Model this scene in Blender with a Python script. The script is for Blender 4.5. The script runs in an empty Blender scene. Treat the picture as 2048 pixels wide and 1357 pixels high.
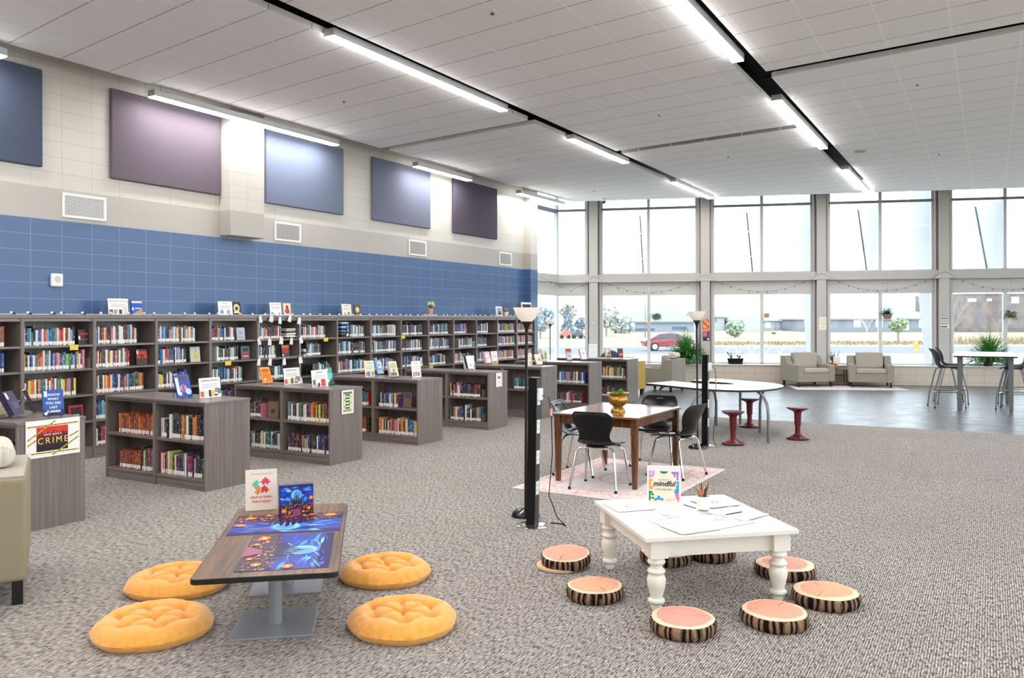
import bpy, math, random
from math import sin, cos, pi, radians, atan2, sqrt
from mathutils import Matrix, Vector, noise
random.seed(7)
C = bpy.context.scene.collection
SC = bpy.context.scene

# ---------------------------------------------------------------- camera
cam_d = bpy.data.cameras.new('camera')
cam_o = bpy.data.objects.new('camera', cam_d); C.objects.link(cam_o)
cam_d.sensor_width = 36.0
cam_d.lens = 36.0 * 1637.43 / 2048
cam_d.shift_y = -0.0188
cam_d.clip_end = 1000
cam_o.matrix_world = (Matrix.Translation((0, 0, 1.75)) @ Matrix.Rotation(0.5285, 4, 'Z')
                      @ Matrix.Rotation(pi / 2, 4, 'X') @ Matrix.Rotation(-0.0027, 4, 'Z'))
SC.camera = cam_o

# ---------------------------------------------------------------- sky, exposure
w = bpy.data.worlds.new('overcast_sky'); SC.world = w; w.use_nodes = True
bg = w.node_tree.nodes['Background']
bg.inputs[0].default_value = (0.80, 0.91, 1.0, 1)
bg.inputs[1].default_value = 1.8
SC.view_settings.view_transform = 'Standard'
SC.view_settings.look = 'None'
SC.view_settings.exposure = 1.1
SC.view_settings.gamma = 1.0
SC.view_settings.use_curve_mapping = False
LAMP = 25.0        # strength of the linear ceiling lights

# ---------------------------------------------------------------- helpers
def lin(c):
    return tuple(((x / 255) / 12.92 if x / 255 <= .04045 else ((x / 255 + .055) / 1.055) ** 2.4) for x in c)

class MB:
    def __init__(s, M=None):
        s.v = []; s.f = []; s.mi = []; s.cur = 0; s.M = M
    def add(s, vs, fs):
        o = len(s.v)
        for p in vs:
            p = Vector(p)
            s.v.append(s.M @ p if s.M else p)
        for f in fs:
            s.f.append([i + o for i in f]); s.mi.append(s.cur)
        return s
    def box(s, x0, y0, z0, x1, y1, z1):
        vs = [(x, y, z) for z in (z0, z1) for y in (y0, y1) for x in (x0, x1)]
        return s.add(vs, [(0, 2, 3, 1), (4, 5, 7, 6), (0, 1, 5, 4), (2, 6, 7, 3), (0, 4, 6, 2), (1, 3, 7, 5)])
    def cbox(s, cx, cy, cz, wx, wy, wz):
        return s.box(cx - wx / 2, cy - wy / 2, cz - wz / 2, cx + wx / 2, cy + wy / 2, cz + wz / 2)
    def tbox(s, c0, w0, z0, c1, w1, z1):      # tapered post: centre (x,y), width (x,y)
        vs = []
        for (cx, cy), (wx, wy), z in ((c0, w0, z0), (c1, w1, z1)):
            vs += [(cx - wx / 2, cy - wy / 2, z), (cx + wx / 2, cy - wy / 2, z), (cx - wx / 2, cy + wy / 2, z), (cx + wx / 2, cy + wy / 2, z)]
        return s.add(vs, [(0, 2, 3, 1), (4, 5, 7, 6), (0, 1, 5, 4), (2, 6, 7, 3), (0, 4, 6, 2), (1, 3, 7, 5)])
    def prism(s, poly, z0, z1):
        n = len(poly)
        vs = [(x, y, z0) for x, y in poly] + [(x, y, z1) for x, y in poly]
        fs = [tuple(range(n))[::-1], tuple(range(n, 2 * n))] + [(i, (i + 1) % n, n + (i + 1) % n, n + i) for i in range(n)]
        return s.add(vs, fs)
    def lathe(s, prof, n=24, c=(0, 0), caps=True, sx=1, sy=1):
        vs = []
        for r, z in prof:
            for i in range(n):
                a = 2 * pi * i / n
                vs.append((c[0] + r * cos(a) * sx, c[1] + r * sin(a) * sy, z))
        fs = []
        for k in range(len(prof) - 1):
            for i in range(n):
                j = (i + 1) % n
                fs.append((k * n + i, k * n + j, (k + 1) * n + j, (k + 1) * n + i))
        if caps:
            fs.append(tuple(range(n))[::-1]); m = (len(prof) - 1) * n
            fs.append(tuple(range(m, m + n)))
        return s.add(vs, fs)
    def tube(s, pts, r, n=8):
        pts = [Vector(p) for p in pts]
        rs = r if isinstance(r, (list, tuple)) else [r] * len(pts)
        t0 = (pts[1] - pts[0]).normalized()
        up = Vector((0, 0, 1)) if abs(t0.z) < .9 else Vector((1, 0, 0))
        a = t0.cross(up).normalized()
        vs = []
        for i, p in enumerate(pts):
            t = (pts[min(i + 1, len(pts) - 1)] - pts[max(i - 1, 0)]).normalized()
            a = (a - t * a.dot(t)).normalized(); b = t.cross(a)
            for k in range(n):
                q = 2 * pi * k / n
                vs.append(p + (a * cos(q) + b * sin(q)) * rs[i])
        fs = []
        for i in range(len(pts) - 1):
            for k in range(n):
                j = (k + 1) % n
                fs.append((i * n + k, i * n + j, (i + 1) * n + j, (i + 1) * n + k))
        fs.append(tuple(range(n))[::-1]); m = (len(pts) - 1) * n; fs.append(tuple(range(m, m + n)))
        return s.add(vs, fs)
    def ball(s, c, r, n=10, m=7, sz=1):
        prof = [(max(1e-4, r * sin(pi * k / m)), c[2] - r * sz * cos(pi * k / m)) for k in range(m + 1)]
        return s.lathe(prof, n, (c[0], c[1]))
    def build(s, name, mats, parent=None, smooth=False, bevel=0, loc=None, rot=None, segs=2):
        me = bpy.data.meshes.new(name)
        me.from_pydata([tuple(v) for v in s.v], [], s.f)
        if not isinstance(mats, (list, tuple)): mats = [mats]
        for m in mats: me.materials.append(m)
        if len(mats) > 1: me.polygons.foreach_set('material_index', s.mi)
        me.update()
        if smooth:
            me.shade_smooth(); me.set_sharp_from_angle(angle=radians(38))
        o = bpy.data.objects.new(name, me); C.objects.link(o)
        if parent: o.parent = parent
        if loc: o.location = loc
        if rot: o.rotation_euler = rot
        if bevel:
            b = o.modifiers.new('bevel', 'BEVEL'); b.width = bevel; b.segments = segs
            b.limit_method = 'ANGLE'; b.angle_limit = radians(40)
        return o

def tag(o, label=None, cat=None, group=None, kind=None):
    if label: o['label'] = label
    if cat: o['category'] = cat
    if group: o['group'] = group
    if kind: o['kind'] = kind
    return o
def thing(name, label, cat, loc=(0, 0, 0), rz=0, group=None):
    o = bpy.data.objects.new(name, None); C.objects.link(o)
    o.empty_display_size = .1
    o.location = loc; o.rotation_euler = (0, 0, rz)
    return tag(o, label, cat, group)
def struct(o): return tag(o, kind='structure')
KIDS = {}
def kids(o): return [c for c in C.objects if c.parent == o]
def dup(root, loc=None, rz=None, label=None, group=None):
    def cp(o, parent):
        c = o.copy(); C.objects.link(c)
        if parent: c.parent = parent
        for ch in kids(o): cp(ch, c)
        return c
    r = cp(root, None)
    if loc: r.location = loc
    if rz is not None: r.rotation_euler = (0, 0, rz)
    if label: r['label'] = label
    if group: r['group'] = group
    return r

# ---------------------------------------------------------------- materials
MATS = {}
def mat(name, col=(200, 200, 200), rough=.6, metal=0, spec=.5, bump=None, vary=None, emit=0, trans=0, coat=0, sheen=0):
    if name in MATS: return MATS[name]
    m = bpy.data.materials.new(name); m.use_nodes = True; MATS[name] = m
    nt = m.node_tree; b = nt.nodes['Principled BSDF']
    c = lin(col)
    b.inputs['Base Color'].default_value = (*c, 1)
    b.inputs['Roughness'].default_value = rough
    b.inputs['Metallic'].default_value = metal
    b.inputs['Specular IOR Level'].default_value = spec
    if coat: b.inputs['Coat Weight'].default_value = coat
    if sheen: b.inputs['Sheen Weight'].default_value = sheen
    if trans: b.inputs['Transmission Weight'].default_value = trans
    if emit:
        b.inputs['Emission Color'].default_value = (*c, 1); b.inputs['Emission Strength'].default_value = emit
    if vary or bump:
        tc = nt.nodes.new('ShaderNodeTexCoord')
        mp = nt.nodes.new('ShaderNodeMapping'); nt.links.new(tc.outputs['Object'], mp.inputs[0])
        sc = (vary or bump)[1]
        mp.inputs['Scale'].default_value = sc if isinstance(sc, tuple) else (sc, sc, sc)
        nz = nt.nodes.new('ShaderNodeTexNoise'); nz.inputs['Scale'].default_value = 1
        nz.inputs['Detail'].default_value = 4
        nt.links.new(mp.outputs[0], nz.inputs[0])
        if vary:
            rp = nt.nodes.new('ShaderNodeMix'); rp.data_type = 'RGBA'
            k = vary[0]; c2 = lin(vary[2]) if len(vary) > 2 else tuple(x * (1 - k) for x in c)
            cr = nt.nodes.new('ShaderNodeMapRange'); cr.inputs[1].default_value = .35; cr.inputs[2].default_value = .65
            nt.links.new(nz.outputs[0], cr.inputs[0]); nt.links.new(cr.outputs[0], rp.inputs[0])
            rp.inputs[6].default_value = (*c, 1); rp.inputs[7].default_value = (*c2, 1)
            nt.links.new(rp.outputs[2], b.inputs['Base Color'])
        if bump:
            bp = nt.nodes.new('ShaderNodeBump'); bp.inputs['Strength'].default_value = bump[0]; bp.inputs['Distance'].default_value = .004
            nt.links.new(nz.outputs[0], bp.inputs['Height']); nt.links.new(bp.outputs[0], b.inputs['Normal'])
    return m

class NG:   # tiny node-graph helper for one material
    def __init__(s, name, rough=.6, spec=.5):
        s.m = bpy.data.materials.new(name); s.m.use_nodes = True; s.nt = s.m.node_tree; MATS[name] = s.m
        s.b = s.nt.nodes['Principled BSDF']; s.b.inputs['Roughness'].default_value = rough
        s.b.inputs['Specular IOR Level'].default_value = spec
        tc = s.nt.nodes.new('ShaderNodeTexCoord'); s.obj = tc.outputs['Object']
        sp = s.nt.nodes.new('ShaderNodeSeparateXYZ'); s.nt.links.new(s.obj, sp.inputs[0])
        s.x, s.y, s.z = sp.outputs
    def sock(s, n, i, v):
        if hasattr(v, 'is_linked') or hasattr(v, 'links'): s.nt.links.new(v, n.inputs[i])
        else: n.inputs[i].default_value = v
    def m_(s, op, a, b=0.0, c=0.0):
        n = s.nt.nodes.new('ShaderNodeMath'); n.operation = op
        s.sock(n, 0, a); s.sock(n, 1, b)
        if op in ('MULTIPLY_ADD', 'SMOOTH_MIN'): s.sock(n, 2, c)
        return n.outputs[0]
    def line(s, v, period, off, half):     # 1 on joints of the given half width
        t = s.m_('DIVIDE', s.m_('SUBTRACT', v, off), period)
        fr = s.m_('FRACT', s.m_('ADD', t, 0.5))
        d = s.m_('ABSOLUTE', s.m_('SUBTRACT', fr, 0.5))
        return s.m_('LESS_THAN', d, half / period)
    def noise(s, scale, detail=4, vec=None, rough=.5):
        mp = s.nt.nodes.new('ShaderNodeMapping'); s.nt.links.new(vec or s.obj, mp.inputs[0])
        mp.inputs['Scale'].default_value = scale if isinstance(scale, tuple) else (scale,) * 3
        nz = s.nt.nodes.new('ShaderNodeTexNoise'); nz.inputs['Scale'].default_value = 1
        nz.inputs['Detail'].default_value = detail; nz.inputs['Roughness'].default_value = rough
        s.nt.links.new(mp.outputs[0], nz.inputs[0]); return nz.outputs[0]
    def rng(s, v, a, b, c=0.0, d=1.0):
        n = s.nt.nodes.new('ShaderNodeMapRange'); s.sock(n, 0, v)
        for i, q in enumerate((a, b, c, d)): n.inputs[i + 1].default_value = q
        return n.outputs[0]
    def mix(s, f, a, b):
        n = s.nt.nodes.new('ShaderNodeMix'); n.data_type = 'RGBA'
        s.sock(n, 0, f)
        for i, q in ((6, a), (7, b)):
            if isinstance(q, tuple): n.inputs[i].default_value = (*lin(q), 1)
            else: s.nt.links.new(q, n.inputs[i])
        return n.outputs[2]
    def color(s, v): s.nt.links.new(v, s.b.inputs['Base Color'])
    def rough(s, v): s.nt.links.new(v, s.b.inputs['Roughness'])
    def bump(s, h, strength, dist=.01):
        n = s.nt.nodes.new('ShaderNodeBump'); n.inputs['Strength'].default_value = strength; n.inputs['Distance'].default_value = dist
        s.nt.links.new(h, n.inputs['Height']); s.nt.links.new(n.outputs[0], s.b.inputs['Normal'])

# left block wall: stack-bond blocks, three paint bands
g = NG('painted_block_left', .3, .7)
jy = g.line(g.y, .4064, 5.823, .004); jz = g.line(g.z, .2032, 3.0506, .004)
j = g.m_('MAXIMUM', jy, jz)
fine = g.noise(55, 3)
b1 = g.m_('GREATER_THAN', g.z, 3.0506); b2 = g.m_('GREATER_THAN', g.z, 3.46)
col = g.mix(b1, (68, 98, 142), (182, 176, 168)); col = g.mix(b2, col, (208, 203, 194))
jcol = g.mix(b1, (120, 148, 186), (178, 172, 163))
col = g.mix(g.m_('MULTIPLY', j, .75), col, jcol)
g.color(col)
g.bump(g.m_('ADD', g.m_('MULTIPLY', fine, .25), g.m_('SUBTRACT', 1.0, j)), .35, .006)
BLOCK = g.m
g = NG('painted_block_front', .5, .4)
g_s = g.m_('ADD', g.m_('MULTIPLY', g.x, .9454), g.m_('MULTIPLY', g.y, .3260))
j = g.m_('MAXIMUM', g.line(g_s, .4064, 0.1, .004), g.line(g.z, .2032, 0.08, .004))
g.color(g.mix(j, (206, 192, 176), (164, 152, 139))); g.bump(g.m_('SUBTRACT', 1.0, j), .3, .005)
BLOCKF = g.m
# ceiling tiles in a T-bar grid
g = NG('ceiling_tile', .85, .3)
cy = g.m_('MULTIPLY_ADD', g.x, .135, g.y)
l1 = g.line(g.x, .685, -9.27, .009); l2 = g.line(cy, .632, 3.965, .008)
nz = g.noise(160, 2)
speck = g.rng(nz, .55, .72, 0, .35)
col = g.mix(speck, (236, 233, 232), (208, 205, 204))
col = g.mix(l2, col, (172, 168, 166)); col = g.mix(l1, col, (242, 242, 241))  # groove shade painted into the cross joints, sheen into the long ones
g.color(col); g.bump(g.m_('SUBTRACT', 1.0, g.m_('MAXIMUM', l1, l2)), .4, .004)
TILE = g.m
# carpet: ribs along y with dark flecks
g = NG('ribbed_carpet', .95, .15)
rib = g.m_('SINE', g.m_('MULTIPLY', g.x, 2 * pi / .0135))
fl = g.noise((95, 22, 1), 2); big = g.noise((.9, .9, 1), 2)
ribv = g.rng(rib, -1, 1, 0, 1)
base = g.mix(ribv, (116, 109, 104), (198, 190, 182))
fleck = g.rng(fl, .49, .60, 0, 1)
base = g.mix(g.m_('MULTIPLY', fleck, .8), base, (60, 56, 55))
lf = g.rng(g.noise((120, 26, 1), 2), .55, .68, 0, .55)
base = g.mix(lf, base, (238, 232, 226))
base = g.mix(g.rng(big, .35, .7, 0, .14), base, (110, 104, 100))
g.color(base); g.bump(g.m_('ADD', ribv, fl), .6, .006)
CARPET = g.m
# dark vinyl plank floor by the windows
g = NG('vinyl_floor', .3, .5)
n1 = g.noise((2, 14, 1), 3); 
col = g.mix(n1, (84, 85, 90), (108, 108, 112))
g.color(col); g.rough(g.rng(g.noise(3, 3), .3, .7, .26, .36))
VINYL = g.m
# grey-brown laminate with vertical grain
def laminate(name, axis, a=(134, 121, 114), b=(98, 88, 83)):
    g = NG(name, .34, .5); g.b.inputs['Coat Weight'].default_value = .55; g.b.inputs['Coat Roughness'].default_value = .28
    sc = [120, 120, 120]; sc[axis] = 1.6
    n1 = g.noise(tuple(sc), 4, rough=.65); sc2 = [26, 26, 26]; sc2[axis] = .5
    n2 = g.noise(tuple(sc2), 2)
    v = g.m_('ADD', g.m_('MULTIPLY', n1, .6), g.m_('MULTIPLY', n2, .4))
    g.color(g.mix(g.rng(v, .38, .62), a, b)); return g.m
LAM = laminate('grey_oak_laminate', 2)
LAMH = laminate('grey_oak_laminate_flat', 0)
LAMY = laminate('grey_oak_laminate_long', 1)
g = NG('walnut_laminate', .33, .5)
v = g.m_('ADD', g.m_('MULTIPLY', g.noise((34, 1.6, 8), 5, rough=.7), .7), g.m_('MULTIPLY', g.noise((9, .5, 3), 2), .3))
g.color(g.mix(g.rng(v, .36, .64), (146, 110, 80), (66, 44, 32)))
WALNUT = g.m
g = NG('brown_table_wood', .22, .5)
v = g.noise((60, 60, 5), 4)
g.color(g.mix(g.rng(v, .35, .65), (112, 68, 34), (76, 42, 20))); WOODLEG = g.m
g = NG('brown_table_top', .13, .7)
v = g.noise((4, 50, 5), 4)
g.color(g.mix(g.rng(v, .35, .65), (128, 86, 56), (92, 58, 36))); WOODTOP = g.m
# white paint with chipped edges
g = NG('chipped_white_paint', .45, .5)
n1 = g.noise(38, 5, rough=.7); chip = g.rng(n1, .70, .715, 0, 1)
g.color(g.mix(chip, (236, 232, 222), (126, 96, 66))); g.bump(n1, .08, .004)
WHITEP = g.m
WHITETOP = mat('worn_white_top', (216, 214, 210), .22, 0, .6, vary=(.06, 5))
# tweed and velvet
TAN = mat('tan_woven_fabric', (176, 168, 156), .9, 0, .2, bump=(.5, 500))
TAN2 = mat('tan_woven_fabric_dark', (158, 151, 138), .9, 0, .2, vary=(.15, 300), bump=(.5, 500))
VELVET = mat('mustard_velvet', (238, 168, 78), .8, 0, .2, vary=(.14, 26), bump=(.25, 140), sheen=.4)
MUSTARD = mat('mustard_upholstery', (186, 156, 84), .8, 0, .2)
STRIPE = mat('striped_pillow', (216, 208, 194), .9, 0, .2, vary=(.25, (3, 60, 60)))
BLACKP = mat('black_plastic', (8, 8, 10), .22, 0, .35)
BLACKM = mat('black_metal', (16, 16, 17), .35, 0, .5)
NAVYP = mat('navy_black_plastic', (22, 26, 36), .42, 0, .5)
CHROME = mat('chrome_tube', (205, 203, 200), .16, 1)
STEEL = mat('brushed_steel', (150, 152, 156), .35, .9)
GREYPL = mat('grey_painted_steel', (150, 154, 160), .4, .3)
GREYTUBE = mat('grey_tube', (120, 120, 122), .35, .6)
WHITE = mat('white_plastic', (240, 240, 238), .4)
PAPER = mat('white_paper', (240, 238, 235), .7)
CREAM = mat('cream_paper', (244, 238, 222), .7)
PAGES = mat('book_pages', (226, 218, 200), .8)
INK = mat('dark_ink', (44, 42, 44), .7)
GREYINK = mat('grey_ink', (150, 148, 148), .7)
BURG = mat('burgundy_plastic', (98, 22, 32), .35, 0, .5)
GREYSEAT = mat('grey_seat_pad', (136, 136, 138), .6)
BRASS = mat('brass_planter', (178, 138, 62), .28, .85, bump=(.3, 60))
SHADE = mat('frosted_lamp_glass', (252, 246, 238), .45, 0, .4)
_n = SHADE.node_tree; _p = _n.nodes['Principled BSDF']; _tl = _n.nodes.new('ShaderNodeBsdfTranslucent'); _tl.inputs[0].default_value = (.97, .94, .90, 1)
_mx = _n.nodes.new('ShaderNodeMixShader'); _mx.inputs[0].default_value = .5
_n.links.new(_p.outputs[0], _mx.inputs[1]); _n.links.new(_tl.outputs[0], _mx.inputs[2]); _n.links.new(_mx.outputs[0], _n.nodes['Material Output'].inputs[0])
LEAF = mat('fern_leaf', (98, 160, 70), .5, 0, .4, vary=(.5, 7, (42, 104, 44)))
LEAFD = mat('dark_leaf', (46, 100, 52), .5, 0, .4, vary=(.4, 20))
POTB = mat('brown_pot', (76, 60, 56), .6)
SOIL = mat('potting_soil', (50, 38, 30), .9)
ALU = mat('white_aluminium', (206, 206, 205), .38, 0, .5)
ALUG = mat('grey_aluminium', (128, 130, 134), .4, .3)
PIER = mat('painted_pier', (194, 189, 183), .5, 0, .4)
FABRICSH = mat('roller_shade_cloth', (206, 202, 198), .85, 0, .2)
GREYP = mat('panel_grey_violet', (104, 98, 112), .95, 0, .1, bump=(.3, 300))
def panelmat(n, c): return mat('panel_' + n, c, .95, 0, .1, bump=(.3, 300))
PAN = [panelmat('navy', (84, 92, 112)), panelmat('plum', (112, 102, 112)), panelmat('slate_blue', (116, 124, 146)), panelmat('slate', (116, 120, 138)), panelmat('dusk_plum', (92, 84, 98))]
LAMPB = mat('lamp_housing', (196, 198, 202), .35, .5)
DECK = mat('dark_deck', (46, 48, 46), .8)
LIT = bpy.data.materials.new('lit_diffuser'); LIT.use_nodes = True
_n = LIT.node_tree; _n.nodes.clear()
_o = _n.nodes.new('ShaderNodeOutputMaterial'); _e = _n.nodes.new('ShaderNodeEmission')
_e.inputs[0].default_value = (1, .98, .96, 1); _e.inputs[1].default_value = LAMP
_n.links.new(_e.outputs[0], _o.inputs[0])
# clear window glass: passes light straight through with a fresnel mirror on top
GLASS = bpy.data.materials.new('window_glass'); GLASS.use_nodes = True
_n = GLASS.node_tree; _n.nodes.clear()
_o = _n.nodes.new('ShaderNodeOutputMaterial'); _t = _n.nodes.new('ShaderNodeBsdfTransparent'); _g = _n.nodes.new('ShaderNodeBsdfGlossy')
_g.inputs['Roughness'].default_value = 0.0; _t.inputs[0].default_value = (.97, .985, .98, 1)
_x = _n.nodes.new('ShaderNodeMixShader'); _f = _n.nodes.new('ShaderNodeMath'); _f.operation = 'MULTIPLY_ADD'; _f.inputs[1].default_value = .9; _f.inputs[2].default_value = .035
_lw = _n.nodes.new('ShaderNodeLayerWeight'); _lw.inputs[0].default_value = .5; _pw = _n.nodes.new('ShaderNodeMath'); _pw.operation = 'POWER'; _pw.inputs[1].default_value = 5
_n.links.new(_lw.outputs['Facing'], _pw.inputs[0]); _n.links.new(_pw.outputs[0], _f.inputs[0])
_n.links.new(_f.outputs[0], _x.inputs[0]); _n.links.new(_t.outputs[0], _x.inputs[1]); _n.links.new(_g.outputs[0], _x.inputs[2]); _n.links.new(_x.outputs[0], _o.inputs[0])
ACRYL = GLASS
def flat(c, rough=.65): return mat('paint_%02x%02x%02x' % c, c, rough)

# ================================================================ SETTING
TH = math.atan(.345); DS = (cos(TH), sin(TH)); DN = (sin(TH), -cos(TH)); P0 = (-7.113, 22.384)
WM = Matrix(((DS[0], DN[0], 0, P0[0]), (DS[1], DN[1], 0, P0[1]), (0, 0, 1, 0), (0, 0, 0, 1)))   # (s along glass, n into the room, z)
def W(s, n=0, z=0): return (P0[0] + DS[0] * s + DN[0] * n, P0[1] + DS[1] * s + DN[1] * n, z)
WA = TH          # heading of the window wall

XR, YB = 6.3, -4.2
# floors
struct(MB().prism([(-10.8, YB), (XR, YB), (XR, 14.42), (-5.1, 14.47), (-10.8, 14.5)], -.05, 0).build('floor', CARPET))
struct(MB().prism([(-10.8, 14.5), (-5.1, 14.47), (XR, 14.42), (XR, 26.9), W(-4.0, .0)[:2], (-10.8, 21.2)], -.05, -.003).build('floor_vinyl', VINYL))
# left wall with the pilaster at its end and the boxed chase high up
struct(MB().box(-10.85, YB, 0, -10.39, 18.44, 5.6).box(-10.85, 18.44, 0, -10.21, 18.82, 5.6).build('wall_left', BLOCK))
struct(MB().box(-10.39, 8.74, 3.07, -10.13, 9.42, 5.4).build('trim_chase', BLOCK, bevel=.012))
m = MB().box(XR, YB, 0, XR + .2, 27, .5).box(XR, YB, 5.0, XR + .2, 27, 5.6)
for y in (YB, 1.0, 6.2, 11.4, 16.6, 21.8, 26.6): m.box(XR, y, .5, XR + .2, y + .4, 5.0)  # posts between the openings of the added, unseen glazing
struct(m.build('wall_right', mat('wall_paint', (222, 217, 208), .6)))
struct(MB().box(-10.8, YB - .2, 0, XR, YB, 5.6).build('wall_back', mat('wall_paint')))
# low block wall under the windows + sill
struct(MB(WM).box(-4.05, -.12, 0, 14.3, .38, .49).build('wall_front', BLOCKF))
struct(MB(WM).box(-4.0, -.1, .49, 14.3, .41, .516).build('trim_sill', mat('sill_white', (222, 222, 220), .3), bevel=.006))
struct(MB().box(-10.95, 18.82, 0, -10.72, 21.2, .49).box(-10.95, 18.82, .49, -10.69, 21.2, .516).build('wall_corner', BLOCKF))
# ceiling: suspended tile clouds with slots between them, dark deck above
def ceil_line(x): return 21.4 + .345 * (x + 6.8)
def sl(y0, x0, x, k=-.132): return y0 + k * (x - x0)
mb = MB()
A0, A1, B0, B1, C0 = -9.93, -6.50, -6.22, -2.83, -2.53
mb.prism([(A0, YB), (A1, YB), (A1, sl(12.11, A0, A1)), (A0, 12.11)], 5.0, 5.07)
mb.prism([(A0, 12.36), (A1, sl(12.36, A0, A1)), (A1, ceil_line(A1)), (A0, ceil_line(A0))], 5.0, 5.07)
mb.prism([(B0, YB), (B1, YB), (B1, sl(14.65, B0, B1)), (B0, 14.65)], 5.0, 5.07)
mb.prism([(B0, 14.91), (B1, sl(14.91, B0, B1)), (B1, ceil_line(B1)), (B0, ceil_line(B0))], 5.0, 5.07)
mb.prism([(C0, YB), (XR, YB), (XR, sl(10.96, C0, XR)), (C0, 10.96)], 5.0, 5.07)
mb.prism([(C0, 11.27), (XR, sl(11.27, C0, XR)), (XR, ceil_line(XR)), (C0, ceil_line(C0))], 5.0, 5.07)
struct(mb.build('ceiling', TILE))
struct(MB().prism([(-10.85, YB), (XR, YB), (XR, 27.2), W(-4.1, -.1)[:2], (-10.85, 21.3)], 5.6, 5.7).build('ceiling_deck', DECK))
mb = MB()                                   # conduit and strut seen up in the slots
for x in (-6.40, -2.72):
    mb.tube([(x, YB, 5.42), (x, 21, 5.42)], .025); mb.tube([(x + .12, YB, 5.48), (x + .12, 21, 5.48)], .04)
    for y in range(-3, 21, 2): mb.box(x - .35, y, 5.50, x + .35, y + .05, 5.55)
struct(mb.build('trim_conduit', mat('conduit_grey', (96, 98, 94), .6)))
# piers, rail and window bays
PC = [-2.845, .25, 3.30, 6.35, 9.40, 12.45]
def blade(s0, z0, l0, z1, l1, mname, c, name, edge=False):
    p = Vector(W(s0, -.09)); d = Vector((-.52, .854, 0)); q = Vector((.854, .52, 0)) * .035
    def quad4(z, a, b): return [tuple(p + d * a - q + Vector((0, 0, z))), tuple(p + d * a + q + Vector((0, 0, z))), tuple(p + d * b + q + Vector((0, 0, z))), tuple(p + d * b - q + Vector((0, 0, z)))]
    F6 = [(0, 3, 2, 1), (4, 5, 6, 7), (0, 1, 5, 4), (1, 2, 6, 5), (2, 3, 7, 6), (3, 0, 4, 7)]
    struct(MB().add(quad4(z0, 0, l0) + quad4(z1, 0, l1), F6).build(name, mat(mname, c, .4)))
    if edge:
        q = q * 1.6
        struct(MB().add(quad4(z0, l0, l0 + .05) + quad4(z1, l1, l1 + .05), F6).build('trim_blade_edge', mat('blade_dark', (74, 80, 90), .4)))
mb = MB(WM)
struct(MB(WM).box(-4.05, -.04, 2.82, 14.3, .16, 3.03).box(-4.05, -.04, 2.80, 14.3, .19, 2.825).build('trim_rail', PIER, bevel=.006))
struct(MB().box(-10.9, 18.82, 2.82, -10.70, 21.2, 3.03).build('trim_rail_corner', PIER))
for k, pc in enumerate(PC):
    m = MB(WM).box(pc - .21, -.06, .49, pc + .21, .05, 5.6)
    m.box(pc - .20, .05, .49, pc - .165, .14, 5.6); m.box(pc + .165, .05, .49, pc + .2, .12, 5.6)
    m.box(pc - .115, .05, .516, pc + .125, .24, 5.6)
    m.add([(pc - .24, .17, 2.81), (pc + .24, .17, 2.81), (pc, .17, 3.06), (pc - .24, .26, 2.81), (pc + .24, .26, 2.81), (pc, .26, 3.06)],
          [(0, 2, 1), (3, 4, 5), (0, 1, 4, 3), (1, 2, 5, 4), (2, 0, 3, 5)])
    struct(m.build('trim_pier', PIER, bevel=.005))
    blade(pc - .10, .3, .5, 5.3, 1.35, 'fin_grey', (186, 190, 194), 'trim_outer_fin')
def window(n, s0, s1, mull=True):
    root = struct(thing('window_%d' % n, 'x', 'x'))
    del root['label'], root['category']
    fw = .05
    m = MB(WM)
    mid = (s0 + s1) / 2
    for z0, z1 in ((.516, .56), (2.78, 2.83), (3.02, 3.06), (5.5, 5.6)): m.box(s0, -.05, z0, s1, .05, z1)
    m.box(s0, -.05, .516, s0 + fw, .05, 5.6); m.box(s1 - fw, -.05, .516, s1, .05, 5.6)
    m.build('window_frame', ALU, root, bevel=.004)
    MB(WM).box(s0, -.05, 4.86, s1, .05, 4.925).build('transom_bar', ALUG, root, bevel=.004)
    if mull:
        MB(WM).box(mid - .045, -.06, .516, mid + .045, .05, 2.82).box(mid - .04, -.06, 3.03, mid + .04, .05, 5.6).build('mullion', ALU, root, bevel=.004)
    cols = [(s0 + fw, mid - .045), (mid + .045, s1 - fw)] if mull else [(s0 + fw, s1 - fw)]
    for a, b in cols:
        for z0, z1 in ((.56, 2.79), (3.06, 4.86), (4.925, 5.5)):
            MB(WM).add([(a, 0, z0), (b, 0, z0), (b, 0, z1), (a, 0, z1)], [(0, 1, 2, 3)]).build('glass_pane', GLASS, root)
        MB(WM).box(a - .02, .055, 2.44, b + .02, .06, 2.82).cbox((a + b) / 2, .058, 2.44, b - a + .04, .02, .025).build('roller_shade', FABRICSH, root)
window(1, -3.93, PC[0] - .21, False)
for k in range(5): window(k + 2, PC[k] + .21, PC[k + 1] - .21)
# blades outside on the mid mullions, wider at the top
for k in range(5):
    mid = (PC[k] + PC[k + 1]) / 2
    blade(mid, 3.05, .62, 4.85, 1.16, 'blade_pale', (212, 216, 218), 'trim_glass_blade', True)
for k, y in enumerate((YB, 1.0, 6.2, 11.4, 16.6, 21.8)):        # unseen glazed side, added to let in fill daylight
    root = struct(thing('window_%d' % (k + 8), 'x', 'x')); del root['label'], root['category']
    m = MB()
    for z in (.5, 2.8, 4.92): m.box(XR + .05, y + .4, z, XR + .15, y + 5.2 if k < 5 else 26.6, z + .08)
    m.box(XR + .05, y + 2.75, .58, XR + .15, y + 2.85, 4.92)
    m.build('window_frame', ALU, root)
    MB().add([(XR + .1, y + .4, .58), (XR + .1, (y + 5.2 if k < 5 else 26.6), .58), (XR + .1, (y + 5.2 if k < 5 else 26.6), 4.92), (XR + .1, y + .4, 4.92)], [(0, 1, 2, 3)]).build('glass_pane', GLASS, root)
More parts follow.
